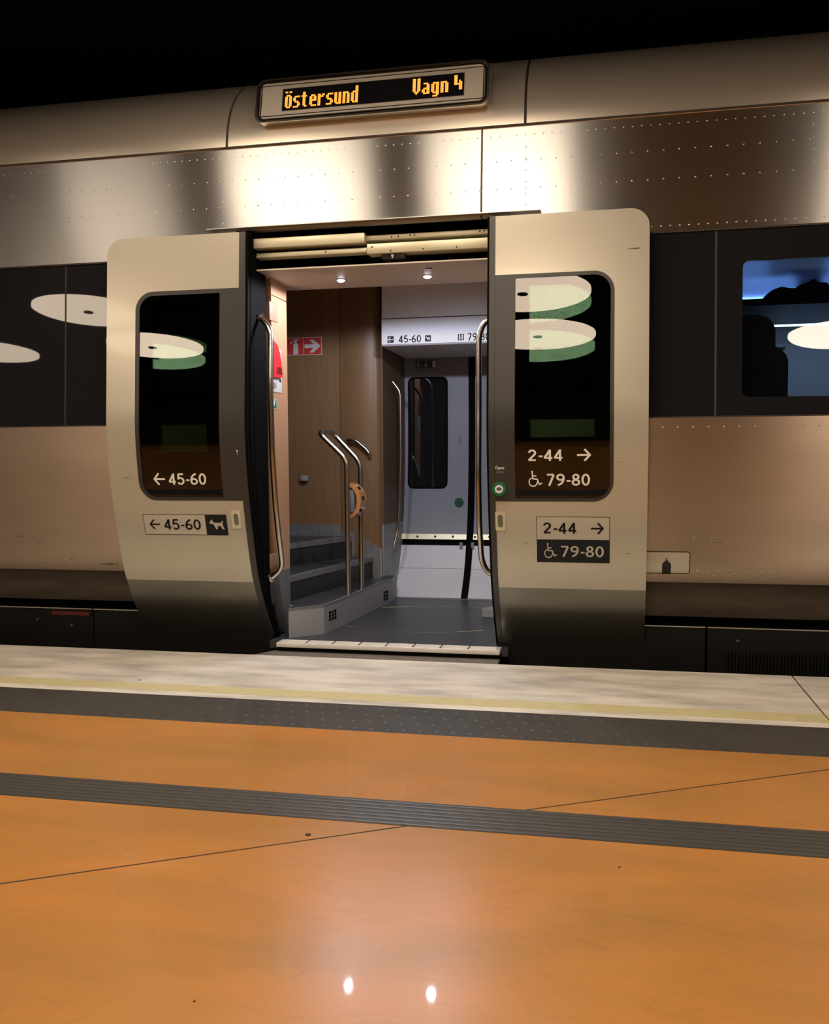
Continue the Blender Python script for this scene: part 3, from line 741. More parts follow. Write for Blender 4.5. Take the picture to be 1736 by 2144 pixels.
    if side < 0:
        z0, z1 = zspan(380, 991, 1015)
        shapes('arrow_symbol', ARROW_L, xx(323, 1003), xx(345, 1003), z0, z1, fg, M['textwhite'], g)
        numerals('seat_numbers', '45-60', xx(353, 1003), xx(432, 1003), z0, z1, fg, M['textwhite'], g)
        # sticker
        z0, z1 = zspan(390, 1077, 1120)
        x0, x1, xd = xx(302, 1098), xx(476, 1098), xx(431, 1098)
        st = decal('seat_range_sticker', [[(x0, z0), (x1, z0), (x1, z1), (x0, z1)]], on_prof(DOORP, -.0010), M['textblack'], t, .02)
        decal('light_field', [[(x0+.003, z0+.003), (xd, z0+.003), (xd, z1-.003), (x0+.003, z1-.003)]], fs, M['stickergrey'], st, .02)
        decal('dark_field', [[(xd, z0+.002), (x1-.002, z0+.002), (x1-.002, z1-.002), (xd, z1-.002)]], fs, M['stickerdark'], st, .02)
        za, zb_ = zspan(380, 1087, 1109)
        shapes('arrow_symbol', ARROW_L, xx(315, 1098), xx(335, 1098), za+.004, zb_-.004, ft, M['textblack'], st)
        numerals('seat_numbers', '45-60', xx(344, 1098), xx(421, 1098), za, zb_, ft, M['textblack'], st)
        shapes('dog_symbol', DOG, xx(438, 1098), xx(470, 1098), za, zb_+.002, ft, M['stickergrey'], st)
        hx_, hy_ = 495, 1088
        # little paint chip
        c = onp(496, 946, DOORP, -.0015)
        decal('paint_chip', [[(c.x-.003, c.z+.012), (c.x+.004, c.z+.01), (c.x+.002, c.z-.02), (c.x, c.z-.006)]], fs, M['textwhite'], t, None)
        for (px, py, w_, h_) in ((265, 1000, .10, .0025), (345, 1140, .008, .004), (315, 1153, .012, .004)):
            c = onp(px, py, DOORP); decal('scuff', [[(c.x-w_/2, c.z), (c.x, c.z-h_/2), (c.x+w_/2, c.z), (c.x, c.z+h_/2)]], fs, M['scratch'], t, None)
    else:
        z0, z1 = zspan(1150, 941, 965)
        numerals('seat_numbers', '2-44', xx(1105, 952), xx(1179, 952), z0, z1, fg, M['textwhite'], g)
        shapes('arrow_symbol', ARROW_R, xx(1209, 952), xx(1236, 952), z0, z1, fg, M['textwhite'], g)
        z0, z1 = zspan(1150, 992, 1017)
        numerals('seat_numbers', '79-80', xx(1144, 1004), xx(1236, 1004), z0, z1, fg, M['textwhite'], g)
        z0, z1 = zspan(1120, 986, 1019)
        shapes('wheelchair_symbol', WHEEL, xx(1106, 1004), xx(1135, 1004), z0, z1, fg, M['textwhite'], g)
        z0, z1 = zspan(1200, 1082, 1178); zm = onp(1200, 1130, DOORP).z
        x0, x1 = xx(1124, 1130), xx(1277, 1130)
        st = decal('seat_range_sticker', [[(x0, z0), (x1, z0), (x1, z1), (x0, z1)]], on_prof(DOORP, -.0010), M['textblack'], t, .02)
        decal('light_field', [[(x0+.003, zm), (x1-.003, zm), (x1-.003, z1-.003), (x0+.003, z1-.003)]], fs, M['stickergrey'], st, .02)
        decal('dark_field', [[(x0+.002, z0+.002), (x1-.002, z0+.002), (x1-.002, zm), (x0+.002, zm)]], fs, M['stickerdark'], st, .02)
        za, zb_ = zspan(1170, 1094, 1117)
        numerals('seat_numbers', '2-44', xx(1137, 1106), xx(1208, 1106), za, zb_, ft, M['textblack'], st)
        shapes('arrow_symbol', ARROW_R, xx(1238, 1106), xx(1263, 1106), za, zb_-.002, ft, M['textblack'], st)
        za, zb_ = zspan(1200, 1143, 1166)
        numerals('seat_numbers', '79-80', xx(1174, 1154), xx(1265, 1154), za, zb_, ft, M['stickergrey'], st)
        za, zb_ = zspan(1150, 1137, 1168)
        shapes('wheelchair_symbol', WHEEL, xx(1139, 1152), xx(1166, 1152), za, zb_, ft, M['stickergrey'], st)
        hx_, hy_ = 1048, 1091
        # open button with its caption
        c = onp(1046, 1024, DOORP); fb = on_prof(DOORP, -.003)
        b = cyl('open_button', (c.x, DOORP(c.z), c.z), (0, -1, .05), .042, .020, M['green'], t, 32, .036); b['label'] = 'round green door opening button'
        cyl('button_face', (c.x, DOORP(c.z)-.020, c.z), (0, -1, .05), .022, .003, M['signwhite'], b, 24)
        fy = lambda x, z: Vector((x, DOORP(c.z)-.0245, z))
        shapes('button_symbol', [[[(.0, .5), (.42, .95), (.42, .05)]], [[(.58, .05), (.58, .95), (1., .5)]]], c.x-.014, c.x+.014, c.z-.012, c.z+.014, fy, M['textblack'], b)
        c1 = onp(1036, 987, DOORP); c2 = onp(1057, 987, DOORP)
        z0, z1 = zspan(1046, 975, 984); lettering('button_caption', 'Öppna', xx(1037, 980), xx(1056, 980), z0, z1, on_prof(DOORP, -.0028), M['signwhite'], t, .03)
        z0, z1 = zspan(1046, 985, 992); lettering('button_caption', 'Open', xx(1039, 988), xx(1055, 988), z0, z1, on_prof(DOORP, -.0028), M['recess'], t, .03)
        for (px, py, w_, h_) in ((1327, 520, .075, .006), (1310, 1159, .06, .003), (1300, 968, .05, .002), (1100, 1137, .03, .004), (1118, 1160, .008, .006), (1075, 1136, .02, .002)):
            c = onp(px, py, DOORP); decal('scuff', [[(c.x-w_/2, c.z-h_*.2), (c.x+w_*.3, c.z-h_*.5), (c.x+w_/2, c.z+h_*.2), (c.x+w_*.2, c.z+h_*.5)]], fs, M['scratch'], t, None)
    # recessed grip
    c = onp(hx_, hy_, DOORP); w_, h_ = .027, .052
    z0, z1 = c.z-h_, c.z+h_
    hd = plate('recessed_grip', [rr(c.x-w_, z0, c.x+w_, z1, .010), rr(c.x-w_*.52, z0+.018, c.x+w_*.52, z1-.018, w_*.5)], DOORP, -.004, .006, M['ivory'], t, .02)
    hd['label'] = 'ivory recessed hand grip'
    plate('grip_hollow', [rr(c.x-w_*.52, z0+.018, c.x+w_*.52, z1-.018, w_*.5)], DOORP, -.0012, .002, M['recess'], hd, .02)
    return t
door_leaf(-1); door_leaf(1)

# ================================================================== DOORWAY
FZ = .045
# jambs and header cavity
JD = lambda z: DOORP(z) + .075
def jamb(x0, x1, name='door_jamb', y=.30, m='rubber'):
    bm = bmesh.new(); pr = [(DOORP(.0 + k*.12)+.062, .0 + k*.12) for k in range(21)]
    A = []; B = []
    for (yy, z) in pr:
        A.append((bm.verts.new((x0, yy, z)), bm.verts.new((x1, yy, z)))); B.append((bm.verts.new((x0, max(yy+.02, y), z)), bm.verts.new((x1, max(yy+.02, y), z))))
    for i in range(len(pr)-1):
        bm.faces.new((A[i][0], A[i][1], A[i+1][1], A[i+1][0])); bm.faces.new((B[i][0], B[i][1], B[i+1][1], B[i+1][0]))
        bm.faces.new((A[i][0], A[i+1][0], B[i+1][0], B[i][0])); bm.faces.new((A[i][1], A[i+1][1], B[i+1][1], B[i][1]))
    return finish(name, bm, M[m], train)
jamb(-2.06, -1.972); jamb(-.615, -.52)
box('header_cavity', -2.06, -.52, .34, .355, 2.2, 2.46, M['rubber'], train)
box('header_cavity', -2.06, -.52, .16, .36, 2.425, 2.44, M['rubber'], train)
# sill
sl = at(588, 1345, .25).x; sr = at(1040, 1366, .25).x
sill = box('door_sill', sl-.02, sr+.02, .225, .33, .022, FZ+.004, M['sill'], train, .004)
box('sill_shadow_gap', sl-.02, sr+.02, .235, .33, -.03, .021, M['rubber'], train); 
bm = bmesh.new()
n = 8
for k in range(n):
    xa = sl + (sr-sl)*k/n
    for j in range(3): bx(bm, xa+.004, xa+(sr-sl)/n-.004, .236+j*.03, .252+j*.03, FZ+.003, FZ+.008, .002)
finish('sill_tread', bm, M['sill'], train)
for k in range(1, n):
    xa = sl + (sr-sl)*k/n; box('sill_divider', xa-.002, xa+.002, .232, .335, FZ+.002, FZ+.0092, M['dgrey'], train)
gp = prism('gap_plate', [(sl-.12, PE+.005), (sr+.02, PE+.005), (sr+.02, .26), (sl-.03, .26)], -.03, -.002, M['gapplate'], train)

# top mechanism beams
mech = thing('door_mechanism', (-1.3, .2, 2.3), 'cream aluminium door drive rails exposed above the open doorway', 'door mechanism')
def beam(p0, p1, h0, h1, Y, dep, nm, m='cream', holes=()):
    """p = (px, ytop), h = bottom y"""
    a0 = at(p0[0], p0[1], Y); a1 = at(p1[0], p1[1], Y); b0 = at(p0[0], h0, Y); b1 = at(p1[0], h1, Y)
    zt_ = (a0.z+a1.z)/2; zb_ = (b0.z+b1.z)/2
    o = box(nm, a0.x, a1.x, Y, Y+dep, zb_, zt_, M[m], mech, .004)
    for (px, py) in holes:
        c = at(px, py, Y); bm = bmesh.new(); cyl_bm(bm, (c.x, Y-.0015, c.z), (0, 1, 0), .0048, .003, 12); finish('screw', bm, M['seam'], o)
    return o
beam((523, 500), (763, 487), 521, 507, .12, .10, 'drive_beam')
beam((519, 530), (768, 519), 539, 530, .16, .08, 'drive_beam', holes=((537, 534), (682, 527)))
beam((765, 493), (1023, 479), 504, 490, .16, .10, 'drive_beam', holes=((820, 496), (834, 495), (859, 493), (868, 492), (1005, 484), (1014, 483)))
beam((768, 513), (1023, 494), 533, 517, .12, .10, 'drive_beam', holes=((779, 517), (886, 521), (956, 517), (818, 525)))
c = at(826, 537, .2); box('bracket', c.x-.06, c.x+.07, .15, .28, c.z-.02, c.z+.02, M['dgrey'], mech, .003)
c = at(822, 541, .14); bm = bmesh.new(); cyl_bm(bm, (c.x, .14, c.z), (0, 0, 1), .002, .02, 8, .01); finish('indicator_tip', bm, M['signwhite'], mech)
c = at(527, 549, .16); cyl('guide_roller', (c.x, .14, c.z), (0, 1, 0), .016, .05, M['alu'], mech)
for k in range(4):
    c = at(590 + k*105, 545 - k*4.5, .26); box('wiring_clip', c.x-.02, c.x+.03, .26, .30, c.z-.008, c.z+.010, M['rubber'], mech, .002)

# ================================================================== VESTIBULE INTERIOR
CZ = 2.19
XW = -1.985 + .02                       # face of the left partition
yf, yb_ = .37, onx(602, 800, XW).y
VR = -.56
cl = struct(box('ceiling_vestibule', -2.03, VR, .16, .79, CZ, CZ+.008, M['ceil']))
struct(box('ceiling_upper', -4.2, VR, .37, 2.75, 2.46, 2.5, M['ceil']))
struct(box('trim_20', -4.2, VR, .36, .37, CZ+.01, 2.46, M['rubber']))
struct(box('floor_vestibule', -1.98, VR, .30, 2.12, .0, FZ, M['vfloor']))
bm = bmesh.new(); py_ = [(.62, 0.0), (.50, .2), (.43, .45), (.38, .7), (.36, 2.48), (2.62, 2.48), (2.62, .5), (2.2, 0.0)]
A_ = [bm.verts.new((VR, p[0], p[1])) for p in py_]; B_ = [bm.verts.new((VR+.04, p[0], p[1])) for p in py_]
bm.faces.new(A_); bm.faces.new(B_)
for i in range(8): bm.faces.new((A_[i], A_[(i+1)%8], B_[(i+1)%8], B_[i]))
struct(finish('wall_end', bm, M['wood']))
# turntable ring inlay
ring_c = onz(880, 1290, FZ); 
def arc_strip(name, pts, wd, m, z=FZ):
    bm = bmesh.new(); P = [onz(p[0], p[1], z) for p in pts]; vs = []
    for i, p in enumerate(P):
        d = (P[min(i+1, len(P)-1)] - P[max(i-1, 0)]).normalized(); s = Vector((-d.y, d.x, 0))*wd/2
        vs.append([bm.verts.new(p+s+Vector((0, 0, e))) for e in (-.001, .0012)] + [bm.verts.new(p-s+Vector((0, 0, e))) for e in (-.001, .0012)])
    for a, b in zip(vs, vs[1:]):
        bm.faces.new((a[1], b[1], b[3], a[3])); bm.faces.new((a[0], b[0], b[1], a[1])); bm.faces.new((a[2], b[2], b[3], a[3])); bm.faces.new((a[0], b[0], b[2], a[2]))
    return struct(finish(name, bm, m))
arc_strip('trim_21', [(717, 1309), (740, 1313), (790, 1319), (860, 1324), (920, 1325), (960, 1323), (1012, 1320)], .005, M['alu'])
arc_strip('trim_22', [(800, 1272), (830, 1270), (860, 1270), (920, 1269), (990, 1272), (1020, 1274)], .005, M['alu'])
arc_strip('trim_23', [(718, 1309), (741, 1313)], .009, M['yellow'])
arc_strip('trim_24', [(958, 1323), (1012, 1320)], .009, M['yellow'])
arc_strip('trim_25', [(800, 1272), (860, 1270)], .009, M['yellow'])

# left partition (perpendicular to the train side) with grey base
def xplane_box(name, x0, x1, y0, y1, z0, z1, m, parent=None): return box(name, x0, x1, y0, y1, z0, z1, m, parent)
part = thing('partition_wall', (XW-.03, (yf+yb_)/2, FZ), 'narrow wood partition with painted-in lamplight just inside the doorway on the left', 'partition')
zb1 = onx(600, 1192, XW).z
prof_y = make_prof([(0.0, .60), (.15, .53), (.3, .465), (.45, .42), (.65, .385), (.9, .37), (1.4, .365), (2.3, .365)])
def part_panel(nm, z0, z1, m):
    bm = bmesh.new(); n = 10; rows = []
    for k in range(n+1):
        z = z0+(z1-z0)*k/n; rows.append([bm.verts.new((x, y, z)) for x, y in ((XW-.06, prof_y(z)), (XW, prof_y(z)), (XW, yb_), (XW-.06, yb_))])
    for a, b in zip(rows, rows[1:]):
        for i in range(4): bm.faces.new((a[i], a[(i+1)%4], b[(i+1)%4], b[i]))
    bm.faces.new(rows[0]); bm.faces.new(rows[-1]); return finish(nm, bm, m, part)
part_panel('wood_panel', zb1, onx(570, 617, XW).z-.005, M['wood_lit'])
part_panel('top_panel', onx(570, 617, XW).z, CZ, M['wood_lit'])
part_panel('base_panel', FZ, zb1-.002, M['wallgrey'])
FX = lambda off: (lambda y, z: Vector((XW+off, y, z)))
def xrect(nm, px0, py0, px1, py1, m, parent, off=.002, dep=None):
    a = onx(px0, py0, XW); b = onx(px1, py1, XW)
    if dep: return box(nm, XW+.0005, XW+dep, a.y, b.y, min(a.z, b.z), max(a.z, b.z), m, parent, .003)
    return decal(nm, [[(a.y, min(a.z,b.z)), (b.y, min(a.z,b.z)), (b.y, max(a.z,b.z)), (a.y, max(a.z,b.z))]], FX(off), m, parent, None)
M['ventgrey'] = mat('brown_grey_vent', (.30, .19, .125, 1), .5, noise=.15, nscale=60)
xrect('vent_cover', 563, 630, 580, 676, M['ventgrey'], part, dep=.004)
xrect('vent_cover', 564, 1160, 589, 1183, M['ventgrey'], part, dep=.004)
# information plate with the red holder
pl = thing('information_plate', tuple(onx(580, 770, XW)), 'white information plate behind the red holder on the wood partition', 'sign')
xrect('plate', 568, 726, 589, 823, M['signwhite'], pl, dep=.003)
for (a, b, c_, d_, m) in ((571, 793, 583, 796, 'textblack'), (584, 794, 587, 801, 'bag'), (571, 800, 574, 815, 'recess'), (576, 800, 577.5, 812, 'recess')): xrect('plate_print', a, b, c_, d_, M[m], pl, .0045)
rb = thing('red_holder', tuple(onx(577, 750, XW)), 'bright red tapering plastic emergency holder mounted on the white plate', 'holder')
a0 = onx(570, 708, XW+.004); a1 = onx(588, 790, XW+.004)
def ypt(px, py): p = onx(px, py, XW+.004); return (p.y, p.z)
q = [ypt(569, 790), ypt(588, 791), ypt(587, 772), ypt(583, 740), ypt(577, 722), ypt(570, 714)]
bm = flat_bm([q]); r = bmesh.ops.extrude_face_region(bm, geom=bm.faces[:]); bk = {v for v in r['geom'] if isinstance(v, bmesh.types.BMVert)}
for v in bm.verts: y, z = v.co.x, v.co.z; v.co = Vector((XW+.004+(.012 if v in bk else 0), y, z))
finish('holder_body', bm, M['red'], rb)
M['reddark'] = mat('dark_red_slot', (.18, .008, .01, 1), .4, noise=.1)
q = [ypt(575.5, 783), ypt(587, 785), ypt(586, 770), ypt(576, 768)]
hs = decal('holder_slot', [q], FX(.0175), M['reddark'], rb, None)
gs = thing('green_sign', tuple(onx(574, 845, XW)), 'small green and white pictogram sign on the wood partition', 'sign')
xrect('sign_plate', 569, 834, 579, 857, M['signwhite'], gs, dep=.003); xrect('sign_field', 570.2, 836, 578, 855, M['greensign'], gs, .0042)
q = [ypt(571, 854), ypt(575, 848), ypt(577, 838), ypt(573, 839)]; decal('pictogram', [q], FX(.0052), M['signwhite'], gs, None)

# grab rails beside the doorway
def grab(name, label, pts, r=.0165, bend=.05, group='steel grab rails by the doors'):
    t = thing(name, tuple(pts[-1]), label, 'grab rail', group)
    tube('rail', pts, r, M['chrome'], t, bend)
    for p, q in ((pts[0], pts[1]), (pts[-1], pts[-2])):
        d = (Vector(q)-Vector(p)).normalized(); cyl('mounting_flange', Vector(p), d, r*1.7, .008, M['chrome'], t, 20)
    return t
X1 = -1.885
def onxp(px, py, X): return onx(px, py, X)
pts = [Vector((XW, .375, onx(545, 664, XW).z)), Vector((XW+.02, .40, onx(548, 664, XW).z))]
pR = [(567, 690), (566, 800), (570, 950), (577, 1060), (586, 1140), (592, 1190)]
rail = [onx(x, y, X1) for x, y in pR]
top = onx(545, 664, XW+.002)
bot = onx(566, 1212, XW+.002)
grab('grab_rail', 'long bent steel grab rail on the left side of the open doorway', [top] + rail + [bot], bend=.05)
X2 = -.715
pR = [(1003, 700), (1003, 850), (1002, 1000), (1004, 1100), (1008, 1170)]
rail = [onx(x, y, X2) for x, y in pR]
top = Vector((VR-.002, rail[0].y, rail[0].z+.10)); bot = Vector((VR-.002, rail[-1].y+.0, rail[-1].z-.12))
grab('grab_rail', 'long bent steel grab rail on the right side of the open doorway', [top, Vector((X2+.035, rail[0].y, rail[0].z+.075))] + rail + [Vector((X2+.03, rail[-1].y, rail[-1].z-.075)), bot], bend=.06)

# stairs: casing, treads, risers, nosings
stair = thing('stairs', (-1.9, 1.3, FZ), 'short dark staircase with grey nosings climbing left inside the train', 'stairs')
Z1, Z2, Z3 = .22, .375, .53
P = [onz(605, 1336, FZ), onz(679, 1327, FZ), onz(718, 1310, FZ), onz(796, 1271, FZ), onz(820, 1262, FZ)]
P1 = [onz(605, 1275, Z1), onz(679, 1270, Z1), onz(718, 1253, Z1), onz(797, 1219, Z1), onz(820, 1217, Z1)]
WY = 1.985      # face of the wood back wall
base = [(p.x, p.y) for p in P]
base[-1] = (base[-1][0], min(base[-1][1], 2.08))
zz = [(-4.0, base[0][1])] + base + [(base[-1][0], 2.09), (-4.0, 2.09)]
# casing follows the base outline
prism('step_casing', [(-2.6, yb_-.01), (base[0][0]-.04, yb_-.01)] + base + [(base[-1][0]-.02, 2.10), (-2.6, 2.10)], FZ-.03, Z1-.012, M['stepgrey'], stair)
tr = [(x, y) for x, y in base]
prism('tread', [(-2.6, yb_), (base[0][0]-.03, yb_)] + [(x-.014, y+.010) for x, y in base] + [(base[-1][0]-.03, 2.08), (-2.6, 2.08)], Z1-.012, Z1, M['vfloor'], stair)
def edge_strip(nm, pts, wd, z0, z1, m, par):
    bm = bmesh.new()
    for a, b in zip(pts, pts[1:]):
        a = Vector((a[0], a[1], 0)); b = Vector((b[0], b[1], 0)); d = (b-a).normalized(); s = Vector((-d.y, d.x, 0))*wd
        vs = []
        for z in (z0, z1): vs.append([bm.verts.new(Vector((q.x, q.y, z))) for q in (a, b, b+s, a+s)])
        for f in (vs[0], vs[1]): bm.faces.new(f)
        for i in range(4): bm.faces.new((vs[0][i], vs[0][(i+1)%4], vs[1][(i+1)%4], vs[1][i]))
    return finish(nm, bm, m, par)
edge_strip('nosing', base, .022, Z1-.013, Z1+.003, M['nosing'], stair)
# vertical joint and vents on the casing
for i, (pa, pb) in enumerate((((688, 1302), (705, 1280)), ((803, 1259), (813, 1238)))):
    k = 1 if i == 0 else 3
    A_, B_ = Vector(P[k]), Vector(P[k+1]); d_ = (B_-A_); 
    def hit(px, py):
        # intersect the pixel ray with the vertical plane through A_,B_
        nrm = Vector((-d_.y, d_.x, 0)); r_ = ray(px, py); t_ = (A_-CAM).dot(nrm)/r_.dot(nrm); return CAM + r_*t_
    a = hit(pa[0], (pa[1]+pb[1])/2); b = hit(pb[0], (pa[1]+pb[1])/2); z0 = hit(pa[0], pa[1]).z; z1 = hit(pa[0], pb[1]).z
    u = (b-a); nn = Vector((u.y, -u.x, 0)).normalized(); bm = bmesh.new()
    for r_ in range(3):
        for c_ in range(3):
            qa = a + u*(c_/3+.05); qb = a + u*(c_/3+.28); za = z0+(z1-z0)*(r_/3+.03); zb_ = z0+(z1-z0)*(r_/3+.28)
            v = [bm.verts.new(Vector((q_.x, q_.y, z_)) + nn*.0015) for q_, z_ in ((qa, za), (qb, za), (qb, zb_), (qa, zb_))]
            v2 = [bm.verts.new(w_.co - nn*.006) for w_ in v]
            bm.faces.new(v); bm.faces.new(v2)
            for i_ in range(4): bm.faces.new((v[i_], v[(i_+1)%4], v2[(i_+1)%4], v2[i_]))
    finish('vent', bm, M['rubber'], stair)
# second and third steps: nosing lines read from the photograph
N2a, N2b = onz(560, 1220, Z2), onz(757, 1172, Z2)
N3a, N3b = onz(560, 1146, Z3), onz(712, 1126, Z3)
def step(na, nb, z, zlow, nm):
    na = Vector(na); nb = Vector(nb); d_ = (nb-na).normalized()
    if nb.y > WY: nb = na + d_*((WY-na.y)/d_.y)
    na = na + d_*((1.0*0 + yb_-.25 - na.y)/d_.y)
    e = d_*((WY-nb.y)/d_.y) if nb.y < WY else Vector((0,0,0)); nb = nb + e
    prism('riser', [(-2.9, na.y), (na.x, na.y), (nb.x, nb.y), (-2.9, nb.y)], zlow, z-.03, M['riser'], stair)
    prism('tread', [(-2.9, na.y), (na.x, na.y), (nb.x, nb.y), (-2.9, nb.y)], z-.03, z, M['vfloor'], stair)
    s = Vector((-d_.y, d_.x, 0))
    edge_strip('nosing', [(na.x+.006, na.y), (nb.x+.006, nb.y)], .045, z-.032, z+.002, M['nosing'], stair)
step(N2a, N2b, Z2, Z1, '2'); step(N3a, N3b, Z3, Z2, '3')
for px, py in ((635, 1168), (636, 1167)):
    pass
struct(box('floor_upper', -4.2, -2.9, .8, WY, .3, Z3, M['vfloor']))

# wood back wall with joint, kick plates
XE = at(797, 900, WY).x
xs_ = at(712, 850, WY).x
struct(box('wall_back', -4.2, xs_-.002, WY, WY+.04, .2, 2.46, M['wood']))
def curved_wall(name, x0, x1, z0, z1, m, parent=None, off=0.0, bulge=.03, ret=.10):
    bm = bmesh.new(); n = 14; pts = []
    for k in range(n+1):
        t = k/n; pts.append((x0+(x1-x0)*t, WY - bulge*math.sin(PI*t*.9)*1.0 + off))
    R_ = .05
    pts = pts[:-2] + [(x1 - R_ + R_*math.sin(a*PI/2/6), WY - bulge*.3 + off + R_*(1-math.cos(a*PI/2/6))) for a in range(7)] + [(x1, WY+ret)]
    A = [bm.verts.new((p[0], p[1], z0)) for p in pts]; B = [bm.verts.new((p[0], p[1], z1)) for p in pts]
    A2 = [bm.verts.new((p[0]-.006, p[1]+.012, z0)) for p in pts]; B2 = [bm.verts.new((p[0]-.006, p[1]+.012, z1)) for p in pts]
    for i in range(len(pts)-1):
        bm.faces.new((A[i], A[i+1], B[i+1], B[i])); bm.faces.new((A2[i], A2[i+1], B2[i+1], B2[i])); bm.faces.new((A[i], A[i+1], A2[i+1], A2[i])); bm.faces.new((B[i], B[i+1], B2[i+1], B2[i]))
    bm.faces.new((A[0], B[0], B2[0], A2[0])); bm.faces.new((A[-1], B[-1], B2[-1], A2[-1]))
    o = finish(name, bm, m, parent, ang=40)
    if parent is None: struct(o)
    return o
curved_wall('wall_column', xs_+.002, XE, .2, 2.46, M['wood'], ret=.16)
struct(box('trim_30', xs_-.003, xs_+.003, WY+.004, WY+.05, .2, 2.46, M['seam']))
# kick plates following the stairs
zk = at(650, 1098, WY).z
struct(box('baseboard_back', -4.2, xs_-.002, WY-.006, WY-.001, Z3, zk, M['steel_in']))
# stepped kick plate on the column
xk = at(754, 1100, WY).x
curved_wall('baseboard_column', xs_+.002, xk+.055, Z2, at(735, 1113, WY).z, M['steel_in'], off=-.007, bulge=.018, ret=.0)
bm = flat_bm([[(xk-.0, Z1), (XE+.004, Z1), (XE+.004, at(797, 1148, WY).z), (xk, at(754, 1124, WY).z)]])
r = bmesh.ops.extrude_face_region(bm, geom=bm.faces[:]); bk = {v for v in r['geom'] if isinstance(v, bmesh.types.BMVert)}
for v in bm.verts: v.co.y = WY - .045 + (.03 if v in bk else 0)
struct(finish('baseboard_column_2', bm, M['steel_in']))
# far reveal: dark side wall towards the far doors, with its grey foot
REV = thing('control_panel', (XE+.01, 2.2, FZ), 'dark narrow control panel beside the far doors with tiny indicator lights', 'control panel')
XRV = XE+.012
def rev_x(z): return 0
bm = bmesh.new()
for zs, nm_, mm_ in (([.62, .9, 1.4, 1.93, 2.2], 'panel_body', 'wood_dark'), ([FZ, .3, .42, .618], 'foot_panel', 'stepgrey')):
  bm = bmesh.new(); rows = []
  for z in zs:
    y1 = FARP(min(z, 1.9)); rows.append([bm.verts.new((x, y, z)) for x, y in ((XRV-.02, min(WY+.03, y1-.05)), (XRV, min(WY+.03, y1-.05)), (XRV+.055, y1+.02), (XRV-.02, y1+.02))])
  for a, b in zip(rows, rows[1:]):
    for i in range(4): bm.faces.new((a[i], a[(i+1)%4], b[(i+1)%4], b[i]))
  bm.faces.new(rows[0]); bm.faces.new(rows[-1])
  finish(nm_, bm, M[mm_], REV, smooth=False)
def revp(px, py, d=.003):
    # points on the slanted reveal face
    y = 2.2
    for _ in range(10):
        p = at(px, py, y); t = (p.x - XRV)/.055; z = p.z; y0 = WY+.03; y1 = FARP(min(z, 1.9))+.02; y = y0 + t*(y1-y0); y = max(1.9, min(2.6, y))
    return at(px, py, y) + Vector((d, -d*.3, 0))
for (px, py, r_, m, nm) in ((811, 856, .016, 'greendark', 'indicator_button'), (810, 878, .009, 'textblack', 'key_switch'), (812, 943, .006, 'greenled', 'indicator_light'), (819, 992, .006, 'signwhite', 'indicator_light'), (819, 1020, .009, 'alu', 'lock_screw')):
    c = revp(px, py); cyl(nm, c, Vector((1, -.2, 0)), r_, .004, M[m], REV, 14)

# overhead bulkhead above the far doors
BY = 1.70
bz = at(900, 722, BY).z; bs = at(900, 664, BY).z
xb0 = at(799, 660, BY).x
bh = thing('overhead_panel', (xb0+.5, BY, bz), 'white overhead panel with black seat numbers above the far doors', 'overhead panel')
def overhead(name, prof, m):
    bm = bmesh.new(); A = [bm.verts.new((xb0, p[0], p[1])) for p in prof]; B = [bm.verts.new((VR-.001, p[0], p[1])) for p in prof]
    n = len(prof)
    for i in range(n): bm.faces.new((A[i], A[(i+1)%n], B[(i+1)%n], B[i]))
    bm.faces.new(A); bm.faces.new(B); return finish(name, bm, m, bh, ang=35)
lip = .028
low = [(BY, bs-.004), (BY, bz+lip)] + [(BY + lip*(1-math.cos(a*PI/2/6)), bz+lip-lip*math.sin(a*PI/2/6)) for a in range(1, 7)] + [(2.50, bz-.006), (2.50, bs-.004)]
overhead('lower_fascia', low, M['white'])
overhead('upper_fascia', [(BY+.006, bs+.004), (2.50, bs+.004), (2.50, 2.45), (BY+.02, 2.45)], M['white'])
fb = lambda x, z: Vector((x, BY-.0015, z)); fb2 = lambda x, z: Vector((x, BY-.0025, z))
def bxx(px, py): return at(px, py, BY).x
zt_, zb_ = at(855, 702, BY).z, at(855, 717.5, BY).z
band = decal('print_band', [[(xb0, at(900, 722, BY).z+.012), (VR-.01, at(900, 722, BY).z+.012), (VR-.01, at(900, 697, BY).z), (xb0, at(900, 697, BY).z)]], lambda x, z: Vector((x, BY-.0007, z)), M['signwhite'], bh, None)
def icon(px0, px1, polys, nm, m='stickerdark'):
    x0, x1 = bxx(px0, 710), bxx(px1, 710); h = (x1-x0)*1.02; zm = (zt_+zb_)/2
    d_ = decal(nm, [[(x0, zm-h/2), (x1, zm-h/2), (x1, zm+h/2), (x0, zm+h/2)]], fb, M[m], bh, None)
    shapes('symbol', polys, x0+(x1-x0)*.12, x1-(x1-x0)*.12, zm-h*.36, zm+h*.36, fb2, M['signwhite'], d_)
icon(811.5, 824.5, ARROW_L, 'arrow_icon')
numerals('seat_numbers', '45-60', bxx(835, 710), bxx(882, 710), zb_, zt_, fb, M['textblack'], bh)
icon(890, 902.5, DOG, 'dog_icon')
icon(959, 971.5, [[[(.1, .0), (.36, .0), (.36, 1), (.1, 1)]], [[(.64, .0), (.9, .0), (.9, 1), (.64, 1)]]], 'toilet_icon')
numerals('seat_numbers', '79-80', bxx(979, 707), bxx(1026, 704), zb_, zt_, fb, M['textblack'], bh)

